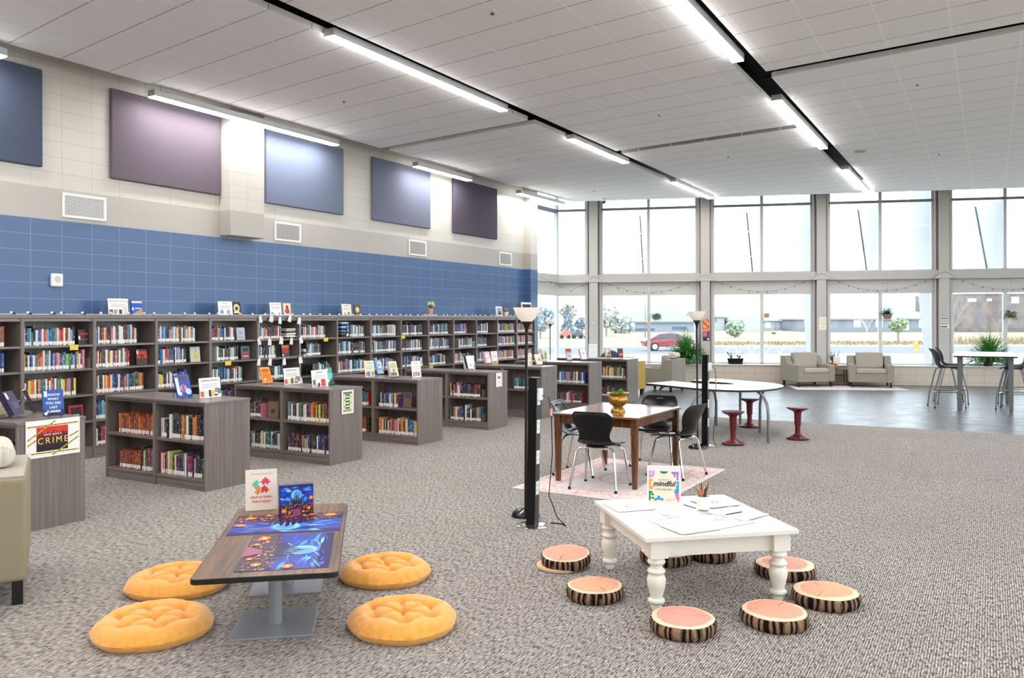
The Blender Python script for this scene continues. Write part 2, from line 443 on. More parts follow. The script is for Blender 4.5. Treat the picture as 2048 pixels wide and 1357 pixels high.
# corner glazing beyond the end of the block wall
root = struct(thing('window_7', 'x', 'x')); del root['label'], root['category']
m = MB()
for z0, z1 in ((.516, .56), (2.78, 2.83), (3.02, 3.06), (5.5, 5.6)): m.box(-10.88, 18.82, z0, -10.78, 21.13, z1)
m.box(-10.88, 21.05, .516, -10.78, 21.16, 5.6); m.box(-10.88, 18.82, .516, -10.78, 18.87, 5.6)
m.build('window_frame', ALU, root)
MB().box(-10.88, 18.82, 4.82, -10.78, 21.1, 4.93).build('transom_bar', ALUG, root)
for z0, z1 in ((.56, 2.79), (3.06, 4.86), (4.925, 5.5)):
    MB().add([(-10.83, 18.87, z0), (-10.83, 21.05, z0), (-10.83, 21.05, z1), (-10.83, 18.87, z1)], [(0, 1, 2, 3)]).build('glass_pane', GLASS, root)
MB().box(-10.775, 18.87, 2.44, -10.77, 21.05, 2.82).build('roller_shade', FABRICSH, root)

# ================================================================ CEILING LIGHTS
def lamp_light(x, y0, y1, z, label, wid=.15):
    t = thing('linear_light', label, 'ceiling light', (x, (y0 + y1) / 2, z), 0, 'linear ceiling lights')
    L = (y1 - y0) / 2
    MB().box(-wid / 2, -L, .012, wid / 2, L, .10).build('housing', LAMPB, t, bevel=.004)
    MB().box(-wid / 2 + .006, -L + .006, 0, wid / 2 - .006, L - .006, .0118).build('diffuser', LIT, t)
    for q in (-L + .15, L - .15):
        MB().tube([(0, q, .1), (0, q, 5.6 - z)], .004, 5).build('hanger_wire', STEEL, t)
    return t
lamp_light(-9.99, 7.25, 10.95, 4.84, 'long linear light near block wall over plum and slate blue panels')
lamp_light(-9.99, 13.27, 15.25, 4.84, 'linear light near block wall between last two acoustic panels')
lamp_light(-9.99, 17.45, 19.85, 4.84, 'linear light over far end of the block wall by corner window')
lamp_light(-6.42, 6.92, 10.77, 4.94, 'longest-looking linear light in left ceiling slot, nearest in that slot')
lamp_light(-6.42, 13.05, 15.63, 4.94, 'middle linear light of the left ceiling slot above low bookcases')
lamp_light(-6.38, 18.37, 21.4, 4.94, 'farthest linear light in left ceiling slot, end reaching the windows')
lamp_light(-2.69, 4.9, 10.19, 4.94, 'nearest linear light in right ceiling slot, cut by top of photo')
lamp_light(-2.69, 12.3, 16.23, 4.94, 'middle linear light in right ceiling slot past the cross slot')
lamp_light(-2.68, 18.75, 22.3, 4.94, 'farthest linear light in right ceiling slot, touching the windows')
for y0 in (-3.5, 1.5):                       # unseen rows added behind and right of the camera as fill light
    for x in (-6.42, -9.99, -2.69): lamp_light(x, y0, y0 + (3.8 if x != -2.69 or y0 < 0 else 2.9), 4.94 if x > -9 else 4.84, 'unseen linear ceiling light added behind the camera for fill')
for y0 in (-3, 3, 9, 15):
    lamp_light(2.4, y0, y0 + 3.8, 4.94, 'unseen linear ceiling light added out of view on the right for fill')
# small things on the ceiling
for i, ((x, y), lb) in enumerate(zip([(-4.52, 7.35), (-8.24, 9.2), (-4.51, 12.35), (-8.2, 14.3), (-4.49, 16.23), (-.86, 12.59), (-.86, 18.14), (-8.56, 18.75)],
        ('nearest sprinkler head between the two long light slots', 'sprinkler head between wall light and left slot light', 'second sprinkler head between the light slots',
         'sprinkler head past the first cross slot on the left', 'third sprinkler head between the light slots', 'sprinkler head right of the right light slot, nearer one',
         'sprinkler head right of the right light slot, farther one', 'sprinkler head near the dome camera by the windows'))):
    t = thing('sprinkler_head', lb, 'sprinkler', (x, y, 5.0), 0, 'sprinkler heads on the ceiling')
    MB().lathe([(.001, -.002), (.04, -.002), (.04, .0), (.001, .0)], 14).build('escutcheon', WHITE, t)
    MB().lathe([(.006, -.028), (.006, -.002)], 8).lathe([(.022, -.032), (.022, -.027)], 10).build('deflector', mat('dark_brass', (90, 84, 76), .4, .6), t)
tag(MB().lathe([(.001, 4.985), (.10, 4.985), (.12, 4.998), (.12, 5.0)], 28, (-2.17, 17.12)).build('ceiling_speaker', mat('speaker_grille', (170, 170, 172), .7), smooth=True), 'round flush ceiling speaker near right light slot', 'speaker')
t = thing('dome_camera', 'small white dome camera with black eye hanging by the windows', 'security camera', (-8.9, 20.12, 5.0))
MB().lathe([(.07, -.10), (.075, -.03), (.06, 0)], 20).build('housing', WHITE, t, smooth=True)
MB().ball((0, 0, -.10), .055, 16, 8).build('eye', BLACKP, t, smooth=True)

# ================================================================ LEFT WALL FITTINGS
for i, (y0, y1, lb) in enumerate(((4.0, 5.95, 'navy acoustic panel cut off by left edge of photo'), (6.89, 8.72, 'plum acoustic panel left of the boxed chase'),
        (9.65, 11.53, 'slate blue acoustic panel right of the boxed chase'), (12.36, 14.26, 'slate grey acoustic panel under the second wall light'),
        (15.13, 17.01, 'dark plum acoustic panel nearest the windows'))):
    o = MB().box(0, 0, 0, .055, y1 - y0, 1.23).build('acoustic_panel', PAN[i], bevel=.012, loc=(-10.388, y0, 3.70))
    tag(o, lb, 'acoustic panel', 'acoustic wall panels')
for i, (y0, lb) in enumerate(((6.225, 'white wall grille under the plum panel, largest in view'), (9.87, 'white wall grille under slate blue panel beside the chase'),
        (13.55, 'white wall grille under the slate grey panel'), (17.16, 'white wall grille nearest the windows'))):
    t = thing('vent_grille', lb, 'vent', (-10.389, y0, 3.10), 0, 'wall vent grilles')
    MB().box(0, 0, 0, .018, .61, .035).box(0, 0, .285, .018, .61, .32).box(0, 0, .035, .018, .035, .285).box(0, .575, .035, .018, .61, .285).build('frame', WHITE, t, bevel=.003)
    MB().box(0, .03, .03, .003, .58, .29).build('duct_back', mat('vent_dark', (70, 66, 60), .9), t)
    m = MB()
    for k in range(14): m.box(.004, .035, .045 + k * .0175, .014, .575, .052 + k * .0175)
    for k in range(26 if i == 0 else 0): m.box(.008, .05 + k * .0205, .035, .012, .056 + k * .0205, .285)
    m.build('louvers', WHITE, t)
t = thing('alarm_speaker', 'small white alarm speaker on blue wall above the bookcases', 'alarm', (-10.389, 6.14, 2.19))
MB().box(0, -.075, 0, .05, .075, .17).build('housing', WHITE, t, bevel=.018, segs=3)
MB().add([(.051, .045 * cos(a * pi / 8), .095 + .045 * sin(a * pi / 8)) for a in range(16)], [tuple(range(16))]).build('grille', mat('grille_grey', (206, 206, 204), .7), t)

# ================================================================ BOOKCASES
ORD = ['first', 'second', 'third', 'fourth', 'fifth', 'sixth', 'seventh', 'eighth', 'ninth', 'tenth', 'eleventh', 'twelfth', 'thirteenth', 'fourteenth', 'fifteenth']
DIV = [4.55] + [5.458 + .9046 * k for k in range(15)]         # bay boundaries along y
XF, XB = -9.91, -10.33
SHZ = [1.448, 1.146, .815, .480, .145]                        # shelf tops of the tall units
def tall_case(y0, y1, label):
    t = thing('tall_bookcase', label, 'bookcase', (XF, y0, 0), 0, 'tall bookcases along the block wall')
    L = y1 - y0; D = XB - XF
    for a in (0, L - .022): MB().box(D, a, 0, 0, a + .022, 1.786).build('side_panel', LAM, t, bevel=.0015)
    MB().box(D, 0, 1.786, .006, L, 1.829).build('top_panel', LAMY, t, bevel=.002)
    MB().box(D, .022, 1.745, -.012, L - .022, 1.786).build('top_rail', LAMY, t)
    MB().box(D, .022, .1, D + .012, L - .022, 1.786).build('back_panel', LAM, t)
    for z in SHZ[:4]: MB().box(D + .012, .022, z - .026, -.006, L - .022, z).build('shelf', LAMY, t, bevel=.002)
    MB().box(D + .012, .022, SHZ[4] - .026, -.004, L - .022, SHZ[4]).build('bottom_shelf', LAMY, t)
    MB().box(-.03, .022, 0, -.012, L - .022, SHZ[4] - .026).build('plinth', LAMY, t)
    return t
t0 = tall_case(DIV[0], DIV[1], 'tall bookcase bay cut off at the left edge of the photo')
for k in range(1, 15):
    if k == 1: t1 = tall_case(DIV[1], DIV[2], '')
    tt = t1 if k == 1 else dup(t1, (XF, DIV[k], 0))
    tt['label'] = 'tall grey-brown bookcase, %s whole bay from the left edge of the photo' % ORD[k - 1]

LBX = [-6.87, -6.91, -6.85, -6.88, -6.868, -6.81, -6.674, -6.5425]
LBY = [3.7365, 5.628, 7.392, 9.184, 11.021, 12.70, 14.382, 15.995]
LBL = [1.66] * 8
LBW = .583
def low_case(x, y, label):
    t = thing('low_bookcase', label, 'bookcase', (x, y, 0), 0, 'low bookcases in parallel rows')
    L = 1.66; Wd = LBW
    for a in (-L, -.025): MB().box(a, 0, 0, a + .025, Wd, .888).build('side_panel', LAM, t, bevel=.0015)
    for a in (-.84, -.817): MB().box(a, .004, 0, a + .021, Wd - .004, .888).build('divider', LAM, t)
    MB().box(-L, -.006, .888, .006, Wd + .006, .914).build('top_panel', LAMH, t, bevel=.002)
    MB().box(-L + .025, .006, .865, -.025, .03, .888).build('top_rail', LAMH, t)
    MB().box(-L + .025, Wd / 2 - .008, .1, -.025, Wd / 2 + .008, .888).build('back_panel', LAM, t)
    for a, b in ((-L + .025, -.84), (-.796, -.025)):
        MB().box(a, .01, .476, b, Wd - .01, .505).build('shelf', LAMH, t, bevel=.002)
        MB().box(a, .006, .092, b, Wd - .006, .118).build('bottom_shelf', LAMH, t)
        MB().box(a, .014, 0, b, .03, .092).build('plinth', LAMH, t)
    return t
LBN = ['low bookcase with the CRIME poster on its end, beside tan armchair', 'low bookcase behind the puzzle table with orange book set on it',
       'low bookcase with green poster on its end panel', 'third low bookcase from the CRIME one with two open easels on top',
       'low bookcase with small pink lips paper on its end', 'low bookcase partly hidden by the nearer black power column',
       'low bookcase directly behind wooden table with brass pot', 'low bookcase farthest from the CRIME poster, beside mustard chair']
lb0 = low_case(LBX[0], LBY[0], LBN[0])
for k in range(1, 8): dup(lb0, (LBX[k], LBY[k], 0), None, LBN[k])

# ================================================================ BOOKS
PAL = {  # name: rgb
 'white': (226, 224, 220), 'cream': (214, 204, 178), 'black': (26, 25, 28), 'navy': (30, 40, 78), 'blue': (34, 82, 160), 'sky blue': (108, 162, 204),
 'teal': (36, 116, 122), 'green': (58, 112, 66), 'lime green': (140, 170, 62), 'yellow': (226, 194, 52), 'orange': (216, 116, 40), 'red': (176, 42, 44),
 'maroon': (96, 30, 44), 'pink': (206, 116, 140), 'purple': (92, 58, 120), 'brown': (98, 66, 46), 'grey': (128, 128, 132), 'tan': (180, 150, 112), 'dark grey': (58, 58, 64), 'rust': (150, 70, 34)}
def book_material(name, from_attr):
    m = bpy.data.materials.new(name); m.use_nodes = True; nt = m.node_tree; b = nt.nodes['Principled BSDF']
    b.inputs['Roughness'].default_value = .42
    if from_attr:
        a = nt.nodes.new('ShaderNodeAttribute'); a.attribute_name = 'Col'; src = a.outputs['Color']
    else:
        a = nt.nodes.new('ShaderNodeObjectInfo'); src = a.outputs['Color']
    tc = nt.nodes.new('ShaderNodeTexCoord'); mp = nt.nodes.new('ShaderNodeMapping'); mp.inputs['Scale'].default_value = (60, 60, 26)
    nt.links.new(tc.outputs['Object'], mp.inputs[0])
    nz = nt.nodes.new('ShaderNodeTexNoise'); nz.inputs['Scale'].default_value = 1; nz.inputs['Detail'].default_value = 3
    if not from_attr:      # printed title marks differ from book to book
        nz.noise_dimensions = '4D'; ml = nt.nodes.new('ShaderNodeMath'); ml.operation = 'MULTIPLY'; ml.inputs[1].default_value = 40
        nt.links.new(a.outputs['Random'], ml.inputs[0]); nt.links.new(ml.outputs[0], nz.inputs['W'])
    nt.links.new(mp.outputs[0], nz.inputs[0])
    r = nt.nodes.new('ShaderNodeMapRange'); r.inputs[1].default_value = .56; r.inputs[2].default_value = .64; r.inputs[4].default_value = .42
    nt.links.new(nz.outputs[0], r.inputs[0])
    mx = nt.nodes.new('ShaderNodeMix'); mx.data_type = 'RGBA'; mx.inputs[7].default_value = (.72, .68, .58, 1)
    nt.links.new(r.outputs[0], mx.inputs[0]); nt.links.new(src, mx.inputs[6]); nt.links.new(mx.outputs[2], b.inputs['Base Color'])
    return m
BOOKM = book_material('book_cover', False); BOOKA = book_material('book_cover_many', True)
LABELM = mat('spine_label_white', (238, 237, 232), .55)
_bm = {}
def book_mesh(t, h, d):
    k = (round(t, 4), round(h, 3), round(d, 3))
    if k in _bm: return _bm[k]
    m = MB()           # local: spine at y=0 facing -y, thickness along x, stands on z=0
    c = .0022
    m.box(0, 0, 0, t, .003, h).box(0, .003, 0, c, d, h).box(t - c, .003, 0, t, d, h)
    m.cur = 1; m.box(c, .003, .004, t - c, d - .004, h - .004)
    o = m.build('book', [BOOKM, PAGES]); me = o.data
    bpy.data.objects.remove(o); _bm[k] = me; return me
_lm = {}
def label_mesh(t):
    k = round(t, 4)
    if k not in _lm:
        o = MB().box(.0012, -.0007, .014, t - .0012, .0, .052).box(.0012, -.0007, .004, t - .0012 - .35 * t, 0, .014).build('spine_label', LABELM); _lm[k] = o.data; bpy.data.objects.remove(o)
    return _lm[k]
CNT = {}
BOOKS = []     # every shelved book in view: dict with matrix, size, colour name, label text, group
CAMF = (-sin(.5285), cos(.5285))
def run(kind, idx, z, start, length, colors, where, hmean=.22, tmean=.024, seed=0, dmin=.12, lean=0, label=True, gap=0):
    """a run of standing books; kind 'tall' faces +x (runs along +y), kind 'low' faces -y (runs along +x)"""
    R = random.Random(seed * 977 + idx * 31 + int(z * 1000))
    pos = start; n = CNT.get(where, 0); q_ = 0
    while True:
        t = max(.012, R.gauss(tmean, tmean * .28)); t = round(t / .004) * .004
        h = min(.29, max(.15, R.gauss(hmean, .014))); h = round(h / .012) * .012
        d = .15
        if pos + t > start + length: break
        n += 1; CNT[where] = n; q_ += 1
        c = colors[(q_ - 1) % len(colors)] if isinstance(colors, list) else R.choice(colors)
        off = R.uniform(0, .008)
        if kind == 'tall':
            M = Matrix.Translation((XF - .035 - off, pos, z + .0003)) @ Matrix.Rotation(pi / 2, 4, 'Z'); p = (XF, pos + t / 2)
            nrm = (1, 0)
        else:
            M = Matrix.Translation((pos, LBY[idx] + .035 + off, z + .0003)); p = (pos + t / 2, LBY[idx]); nrm = (0, -1)
        depth = p[0] * CAMF[0] + p[1] * CAMF[1]; dist = math.hypot(*p)
        fs = abs(p[0] * nrm[0] + p[1] * nrm[1]) / dist
        BOOKS.append(dict(M=M, t=t, h=h, d=d, c=c, area=t * h * fs / depth ** 2, n=n, where=where, label=label and R.random() < .93))
        pos += t + .0006
        if gap and R.random() < gap: pos += R.uniform(.01, .05)
    return pos
def P(s):
    D = dict(w='white', c='cream', k='black', n='navy', b='blue', s='sky blue', t='teal', g='green', l='lime green', y='yellow', o='orange', r='red', m='maroon', p='pink', u='purple', x='brown', e='grey', a='tan', d='dark grey', R='rust')
    return [D[ch] for ch in s]
def mixp(s): return tuple(P(s))
# low bookcases -------------------------------------------------
def lowrun(i, bay, row, off, length, cols, **k):
    x0 = LBX[i] - 1.66 + .03 if bay == 0 else LBX[i] - .79
    z = .505 if row == 0 else .118
    nm = ['CRIME bookcase', 'low bookcase behind puzzle table', 'green-poster low bookcase', 'third low bookcase from CRIME', 'pink-lips-paper low bookcase', 'low bookcase behind power column', 'low bookcase behind brass pot', 'farthest low bookcase'][i]
    where = '%s %s shelf, %s' % (('upper', 'lower')[row], ('left', 'right')[bay], nm)
    return run('low', i, z, x0 + off, length, cols, where, **k)
lowrun(1, 0, 0, .16, .03, ['orange'], tmean=.024, hmean=.24)
lowrun(1, 0, 0, .20, .56, P('RRxRRRoRRxRRRRoRRR'), tmean=.021, hmean=.21, seed=2)
lowrun(1, 1, 0, .04, .10, P('wkwad'), tmean=.018, hmean=.19, seed=3)
lowrun(1, 1, 0, .17, .56, P('uwekdkdxogwekdoodnk'), tmean=.027, hmean=.255, seed=4)
lowrun(1, 0, 1, .18, .36, P('RRmRRRxRmRRRRR'), tmean=.021, hmean=.20, seed=5)
lowrun(1, 0, 1, .56, .20, P('kcgmrudem'), tmean=.024, hmean=.235, seed=6)
lowrun(1, 1, 1, .02, .12, P('rwawn'), tmean=.022, hmean=.21, seed=7)
lowrun(1, 1, 1, .145, .08, P('cldg'), tmean=.033, hmean=.25, seed=8)
lowrun(1, 1, 1, .24, .44, P('mcmundewurmukpdnk'), tmean=.026, hmean=.225, seed=9)
lowrun(1, 1, 1, .66, .10, P('dgt'), tmean=.03, hmean=.225, seed=10)
lowrun(2, 0, 0, .22, .24, P('gmdemudxpw'), tmean=.024, hmean=.20, seed=11)
lowrun(2, 0, 1, .20, .58, P('ndewdkxdycgwxgttdwn'), tmean=.024, hmean=.205, seed=12)
lowrun(2, 1, 0, .05, .70, P('etwmdwgedcwnuooxydydexrxw'), tmean=.027, hmean=.215, seed=13)
lowrun(2, 1, 1, .05, .70, P('umdxkdrkndodasdkxdnwundunk'), tmean=.026, hmean=.215, seed=14)
lowrun(3, 0, 0, .48, .26, P('nbrgbgr'), tmean=.026, hmean=.20, seed=15)
lowrun(3, 0, 1, .46, .22, P('xrwRdR'), tmean=.028, hmean=.21, seed=16)
lowrun(3, 1, 0, .06, .36, P('kwdeudbwenyug'), tmean=.025, hmean=.205, seed=17)
lowrun(3, 1, 1, .06, .70, P('ocdaxwmpRapcxoadycnbtbayn'), tmean=.027, hmean=.215, seed=18)
lowrun(4, 1, 0, .03, .60, P('ydkempwmdkdkumdkdrkda'), tmean=.026, hmean=.205, seed=19)
lowrun(4, 1, 1, .03, .60, P('tkrycbudkwgkdwkdkgap'), tmean=.026, hmean=.205, seed=20)
lowrun(5, 1, 0, .20, .40, P('ttsdgkdbdgumrp'), tmean=.026, hmean=.205, seed=21)
lowrun(6, 1, 0, .06, .62, P('kdmswbsuppsedumbyuwc'), tmean=.025, hmean=.215, seed=22)
lowrun(6, 1, 1, .06, .56, P('ngdrgudpwlprmpudm'), tmean=.025, hmean=.205, seed=23)
lowrun(7, 1, 0, .03, .72, P('edxwmdxpcxoydewycoxgl'), tmean=.025, hmean=.22, seed=24)
lowrun(7, 1, 1, .03, .42, P('nemuddxmxegkdex'), tmean=.026, hmean=.205, seed=25)
lowrun(0, 1, 1, .40, .34, P('nmudkmdn'), tmean=.028, hmean=.21, seed=26)
lowrun(0, 1, 0, .45, .30, P('nmudmrdnu'), tmean=.028, hmean=.20, seed=27)
# tall bookcases ------------------------------------------------
def tallrun(b, row, off, length, cols, **k):
    where = '%s shelf, %s' % (('top', 'second', 'third', 'fourth', 'bottom')[row], 'wall bookcase bay cut by left edge' if b == 0 else '%s whole wall bookcase bay from left' % ORD[b - 1])
    return run('tall', b, SHZ[row], DIV[b] + .024 + off, length, cols, where, seed=40 + b, **k)
tallrun(0, 0, .60, .12, P('btgron')); tallrun(0, 1, .60, .10, P('nnbr'))
tallrun(1, 0, .012, .66, P('wntsgkwbbpwrosbtbeworrwmrcskwyprw'), tmean=.022, hmean=.205)
tallrun(1, 1, .012, .78, P('okwnbwegrpocteswkbsrpsmstlgbsxacmp'), tmean=.023, hmean=.205)
tallrun(1, 2, .012, .66, P('cnyoowkotgwuwoxwblgcykbosmkyy'), tmean=.023, hmean=.215)
tallrun(2, 0, .006, .60, P('wbcnmryukmpwedwwmdstwrdwe'), tmean=.024, hmean=.215)
tallrun(2, 1, .006, .50, P('rrwnoxdwxywuonwgwe'), tmean=.023, hmean=.21)
tallrun(2, 2, .006, .70, P('xawkdwryorcbnndwbmxorsbkdgmgo'), tmean=.024, hmean=.22)
tallrun(2, 3, .02, .18, P('nbgsew')); tallrun(2, 4, .02, .18, P('wnkrdw'))
tallrun(3, 0, .006, .64, P('xmewbsdkaosswecodwkewpwyesw'), tmean=.023, hmean=.205)
tallrun(3, 1, .02, .48, P('nbswrrodbbdkwupsgdwn'), tmean=.023, hmean=.21)
tallrun(3, 2, .006, .50, P('bsyydnuwmwcxwedbneb'), tmean=.024, hmean=.20)
tallrun(4, 0, .006, .46, P('wmummpatbnwkknpw'), tmean=.024, hmean=.20)
tallrun(4, 1, .12, .40, P('wgdkwdkxndwk'), tmean=.026, hmean=.20)
tallrun(4, 2, .006, .60, P('wowkswgkbnskswdnk'), tmean=.026, hmean=.21)
tallrun(4, 3, .006, .40, P('mundkyuwgdn'), tmean=.026)
tallrun(5, 0, .04, .48, P('xswtoadmddkdmrwc'), tmean=.024, hmean=.19)
tallrun(5, 1, .03, .36, P('dwnkkndkwewc'), tmean=.026, hmean=.19)
tallrun(5, 2, .03, .52, P('wtsdkdwdkdkdw'), tmean=.028, hmean=.19)
tallrun(6, 0, .03, .60, P('ndkwrwdtdwppwedrwewdw'), tmean=.026, hmean=.20)
tallrun(6, 1, .16, .36, P('kdewseddke'), tmean=.028, hmean=.20)
tallrun(6, 2, .30, .44, P('ktgdrdgwwedc'), tmean=.026, hmean=.19)
tallrun(7, 0, .25, .50, P('kcgnbstwwncwsedw'), tmean=.025, hmean=.20)
tallrun(7, 1, .006, .76, P('rdwktswddswnkmnkdknd'), tmean=.03, hmean=.205)
tallrun(7, 2, .006, .80, P('swtoonueubcwnkttsd'), tmean=.032, hmean=.21)
for b in range(8, 15):
    pal = [mixp('wwcesdkndbumxsetw'), mixp('wdkendsbkduwcm'), mixp('dnksebwumgcd'), mixp('wcseebdkump')][b % 4]
    if b >= 13: pal = mixp('wcrpmbodsyegxuo')
    tallrun(b, 0, .012, (.74, .70, .72, .46, .52, .80, .80)[b - 8], pal, tmean=.026, hmean=.205)
    tallrun(b, 1, .012 if b != 11 else .2, (.76, .70, .74, .56, .45, .82, .82)[b - 8], pal, tmean=.027, hmean=.205)
    tallrun(b, 2, .012, (.66, .74, .62, .66, .74, .80, .82)[b - 8], pal, tmean=.027, hmean=.20)
BOOKS.sort(key=lambda q: -q['area'])
CN = {}
for q in BOOKS[:296]:
    o = bpy.data.objects.new('book', book_mesh(q['t'], q['h'], q['d'])); C.objects.link(o)
    o.matrix_world = q['M']; o.color = (*lin(PAL[q['c']]), 1)
    n = q['n']; sfx = 'th' if 10 < n % 100 < 14 else {1: 'st', 2: 'nd', 3: 'rd'}.get(n % 10, 'th')
    tag(o, '%s book, %d%s from left, %s' % (q['c'], n, sfx, q['where']), 'book', 'books on the ' + q['where'])
    q['o'] = o
    if q['label']:
        l = bpy.data.objects.new('spine_label', label_mesh(q['t'])); C.objects.link(l); l.parent = o
def many(name, items, label):
    m = MB(); cols = []
    for q in items:
        m.M = q['M']; n0 = len(m.f); t, h, d = q['t'], q['h'], q['d']
        m.box(0, 0, 0, t, d, h); cols += [lin(PAL[q['c']])] * (len(m.f) - n0); n0 = len(m.f)
        if q['label']: m.box(.0012, -.0007, .014, t - .0012, 0, .052)
        cols += [lin((238, 237, 232))] * (len(m.f) - n0)
    m.M = None
    o = m.build(name, BOOKA); a = o.data.color_attributes.new('Col', 'FLOAT_COLOR', 'CORNER')
    flatc = []
    for p, c in zip(o.data.polygons, cols): flatc += [*c, 1.0] * p.loop_total
    a.data.foreach_set('color', flatc)
    return tag(o, label, 'books', None, 'stuff')
many('shelved_books', BOOKS[296:], 'smaller library books filling the farther shelves of the wall and row bookcases')

# ================================================================ SIGNS AND DISPLAY BOOKS
def text(parent, s, size, x, z, m, y=-.0022, name='lettering', font_w=1.0, bold=0, shear=0, align='CENTER', rz=0):
    cu = bpy.data.curves.new(name, 'FONT'); cu.body = s; cu.size = size; cu.align_x = align; cu.align_y = 'CENTER'
    cu.extrude = .0003; cu.offset = bold; cu.shear = shear; cu.space_character = font_w
    cu.materials.append(m)
    f = bpy.data.objects.new(name, cu); C.objects.link(f)
    me = bpy.data.meshes.new_from_object(f.evaluated_get(bpy.context.evaluated_depsgraph_get())); me.name = name
    bpy.data.objects.remove(f); bpy.data.curves.remove(cu)
    o = bpy.data.objects.new(name, me); C.objects.link(o); o.parent = parent
    o.location = (x, y, z); o.rotation_euler = (pi / 2, rz, 0)
    return o
def poly(parent, pts, m, y=-.0016, name='print'):
    return MB().add([(x, y, z) for x, z in pts], [tuple(range(len(pts)))]).build(name, m, parent)
def circ(cx, cz, r, n=18, sz=1): return [(cx + r * cos(2 * pi * i / n), cz + r * sz * sin(2 * pi * i / n)) for i in range(n)]
def multi(parent, shapes, y=-.0016, name='print'):
    """flat printed shapes of one picture: list of (points, rgb); one mesh"""
    m = MB(); ms = []; idx = {}
    for k, (pts, c) in enumerate(shapes):
        if c not in idx: idx[c] = len(ms); ms.append(flat(c))
        m.cur = idx[c]
        yy = y - .00004 * k
        m.add([(x, yy, z) for x, z in pts], [tuple(range(len(pts)))])
    return m.build(name, ms, parent)
def rect(x0, z0, x1, z1): return [(x0, z0), (x1, z0), (x1, z1), (x0, z1)]
def lines(x0, x1, zs, h, c): return [(rect(x0 + .01 * (i % 2), z, x1 - .013 * ((i * 7) % 3), z + h), c) for i, z in enumerate(zs)]
def card_sign(label, loc, rz, wd, ht, title, titlem, shapes, paper=PAPER, tsize=.03, tz=.86, tilt=.12, group=None, name='sign', holder=True, cat='sign'):
    t = thing(name, label, cat, loc, rz, group)
    sub = t
    def L(o): return o
    card = MB().box(-wd / 2, -.0012, .003, wd / 2, .0012, ht).build('card', paper, t, rot=(-tilt, 0, 0))
    if holder: MB(Matrix.Rotation(-tilt, 4, 'X')).box(-wd / 2 - .004, .0014, .0, wd / 2 + .004, .0034, ht + .004).box(-wd / 2 - .004, -.004, 0, wd / 2 + .004, .0014, .003).build('acrylic_stand', ACRYL, t)
    if shapes: multi(card, shapes, -.0016)
    if title: text(card, title, tsize, 0, ht * tz, titlem)
    return t, card
def bookshape(parent, wd, ht, th, col, spine=None):
    c = .003
    m = MB().box(-wd / 2, -th / 2, 0, wd / 2, -th / 2 + c, ht).box(-wd / 2, th / 2 - c, 0, wd / 2, th / 2, ht).box(-wd / 2, -th / 2, 0, -wd / 2 + c, th / 2, ht)
    o = m.build('cover', col if not isinstance(col, tuple) else flat(col, .35), parent, bevel=.0008)
    MB().box(-wd / 2 + c, -th / 2 + c, .003, wd / 2 - .004, th / 2 - c, ht - .003).build('page_block', PAGES, parent)
    return o
def display_book(label, loc, rz, wd, ht, th, col, shapes=None, title=None, tcol=None, tsize=.022, tilt=.3, easel=True, lines_=None, group='books on display'):
    t = thing('display_book', label, 'book', (loc[0], loc[1], loc[2] + (.012 if easel else .0008) + th / 2 * sin(tilt)), rz, group)
    t.rotation_euler = (0, 0, 0)
    t.matrix_world = Matrix.Translation(t.location) @ Matrix.Rotation(rz, 4, 'Z') @ Matrix.Rotation(-tilt, 4, 'X')
    cv = bookshape(t, wd, ht, th, col)
    if shapes: multi(cv, shapes, -th / 2 - .0005)
    if title:
        for i, ln in enumerate(title.split('|')):
            text(cv, ln, tsize, 0, ht * .80 - i * tsize * 1.25, flat(tcol), y=-th / 2 - .0012, bold=.0006)
    if easel:
        e = thing('book_easel', 'black wire easel holding the ' + label, 'easel', loc, rz, 'wire book easels')
        m = MB()
        dx = wd * .3
        for s in (-1, 1):
            yb = th / 2 + .004; yq = th / 2 / cos(tilt) + ht * .72 * math.tan(tilt) + .005
            m.tube([(s * dx, -.045 - th / 2, .018), (s * dx, -.045 - th / 2, .006), (s * dx, 0 + yb, .006), (s * dx * .9, yq, ht * .72), (s * dx * .9, yq + .06, .003)], .0025, 6)
        m.tube([(-dx * .9, yq, ht * .72), (dx * .9, yq, ht * .72)], .0025, 6)
        m.build('wire_frame', BLACKM, e)
    return t
RX = pi / 2                                   # facing +x, into the room
ZL = .9145
def logo(cx, cz, r, c): return [(circ(cx, cz, r), c)]
def genre(w, h, pics):
    s = lines(-w * .38, w * .38, [h * q for q in (.66, .58, .50)], .006, (176, 178, 196))
    for (x, z, ww, hh, c) in pics: s.append((rect(x * w - ww / 2, z * h - hh / 2, x * w + ww / 2, z * h + hh / 2), c))
    return s
GP = [(-.38, .2, .05, .06, (224, 92, 84)), (-.2, .2, .06, .06, (214, 226, 208)), (.0, .22, .045, .07, (66, 60, 50)), (.12, .24, .05, .06, (232, 190, 110)), (.3, .36, .05, .05, (150, 146, 150)), (.42, .3, .04, .06, (128, 124, 128)), (.25, .12, .05, .02, (90, 86, 84))]
card_sign('GRAPHIC NOVELS sign standing on bookcase behind the puzzle table', (-7.30, 6.02, ZL), RX, .28, .216, 'GRAPHIC NOVELS', INK, genre(.28, .216, GP), tsize=.028)
card_sign('GRAPHIC NOVEL sign beside the orange book', (-7.86, 7.78, ZL), RX, .28, .216, 'GRAPHIC NOVEL', INK, genre(.28, .216, GP), tsize=.026)
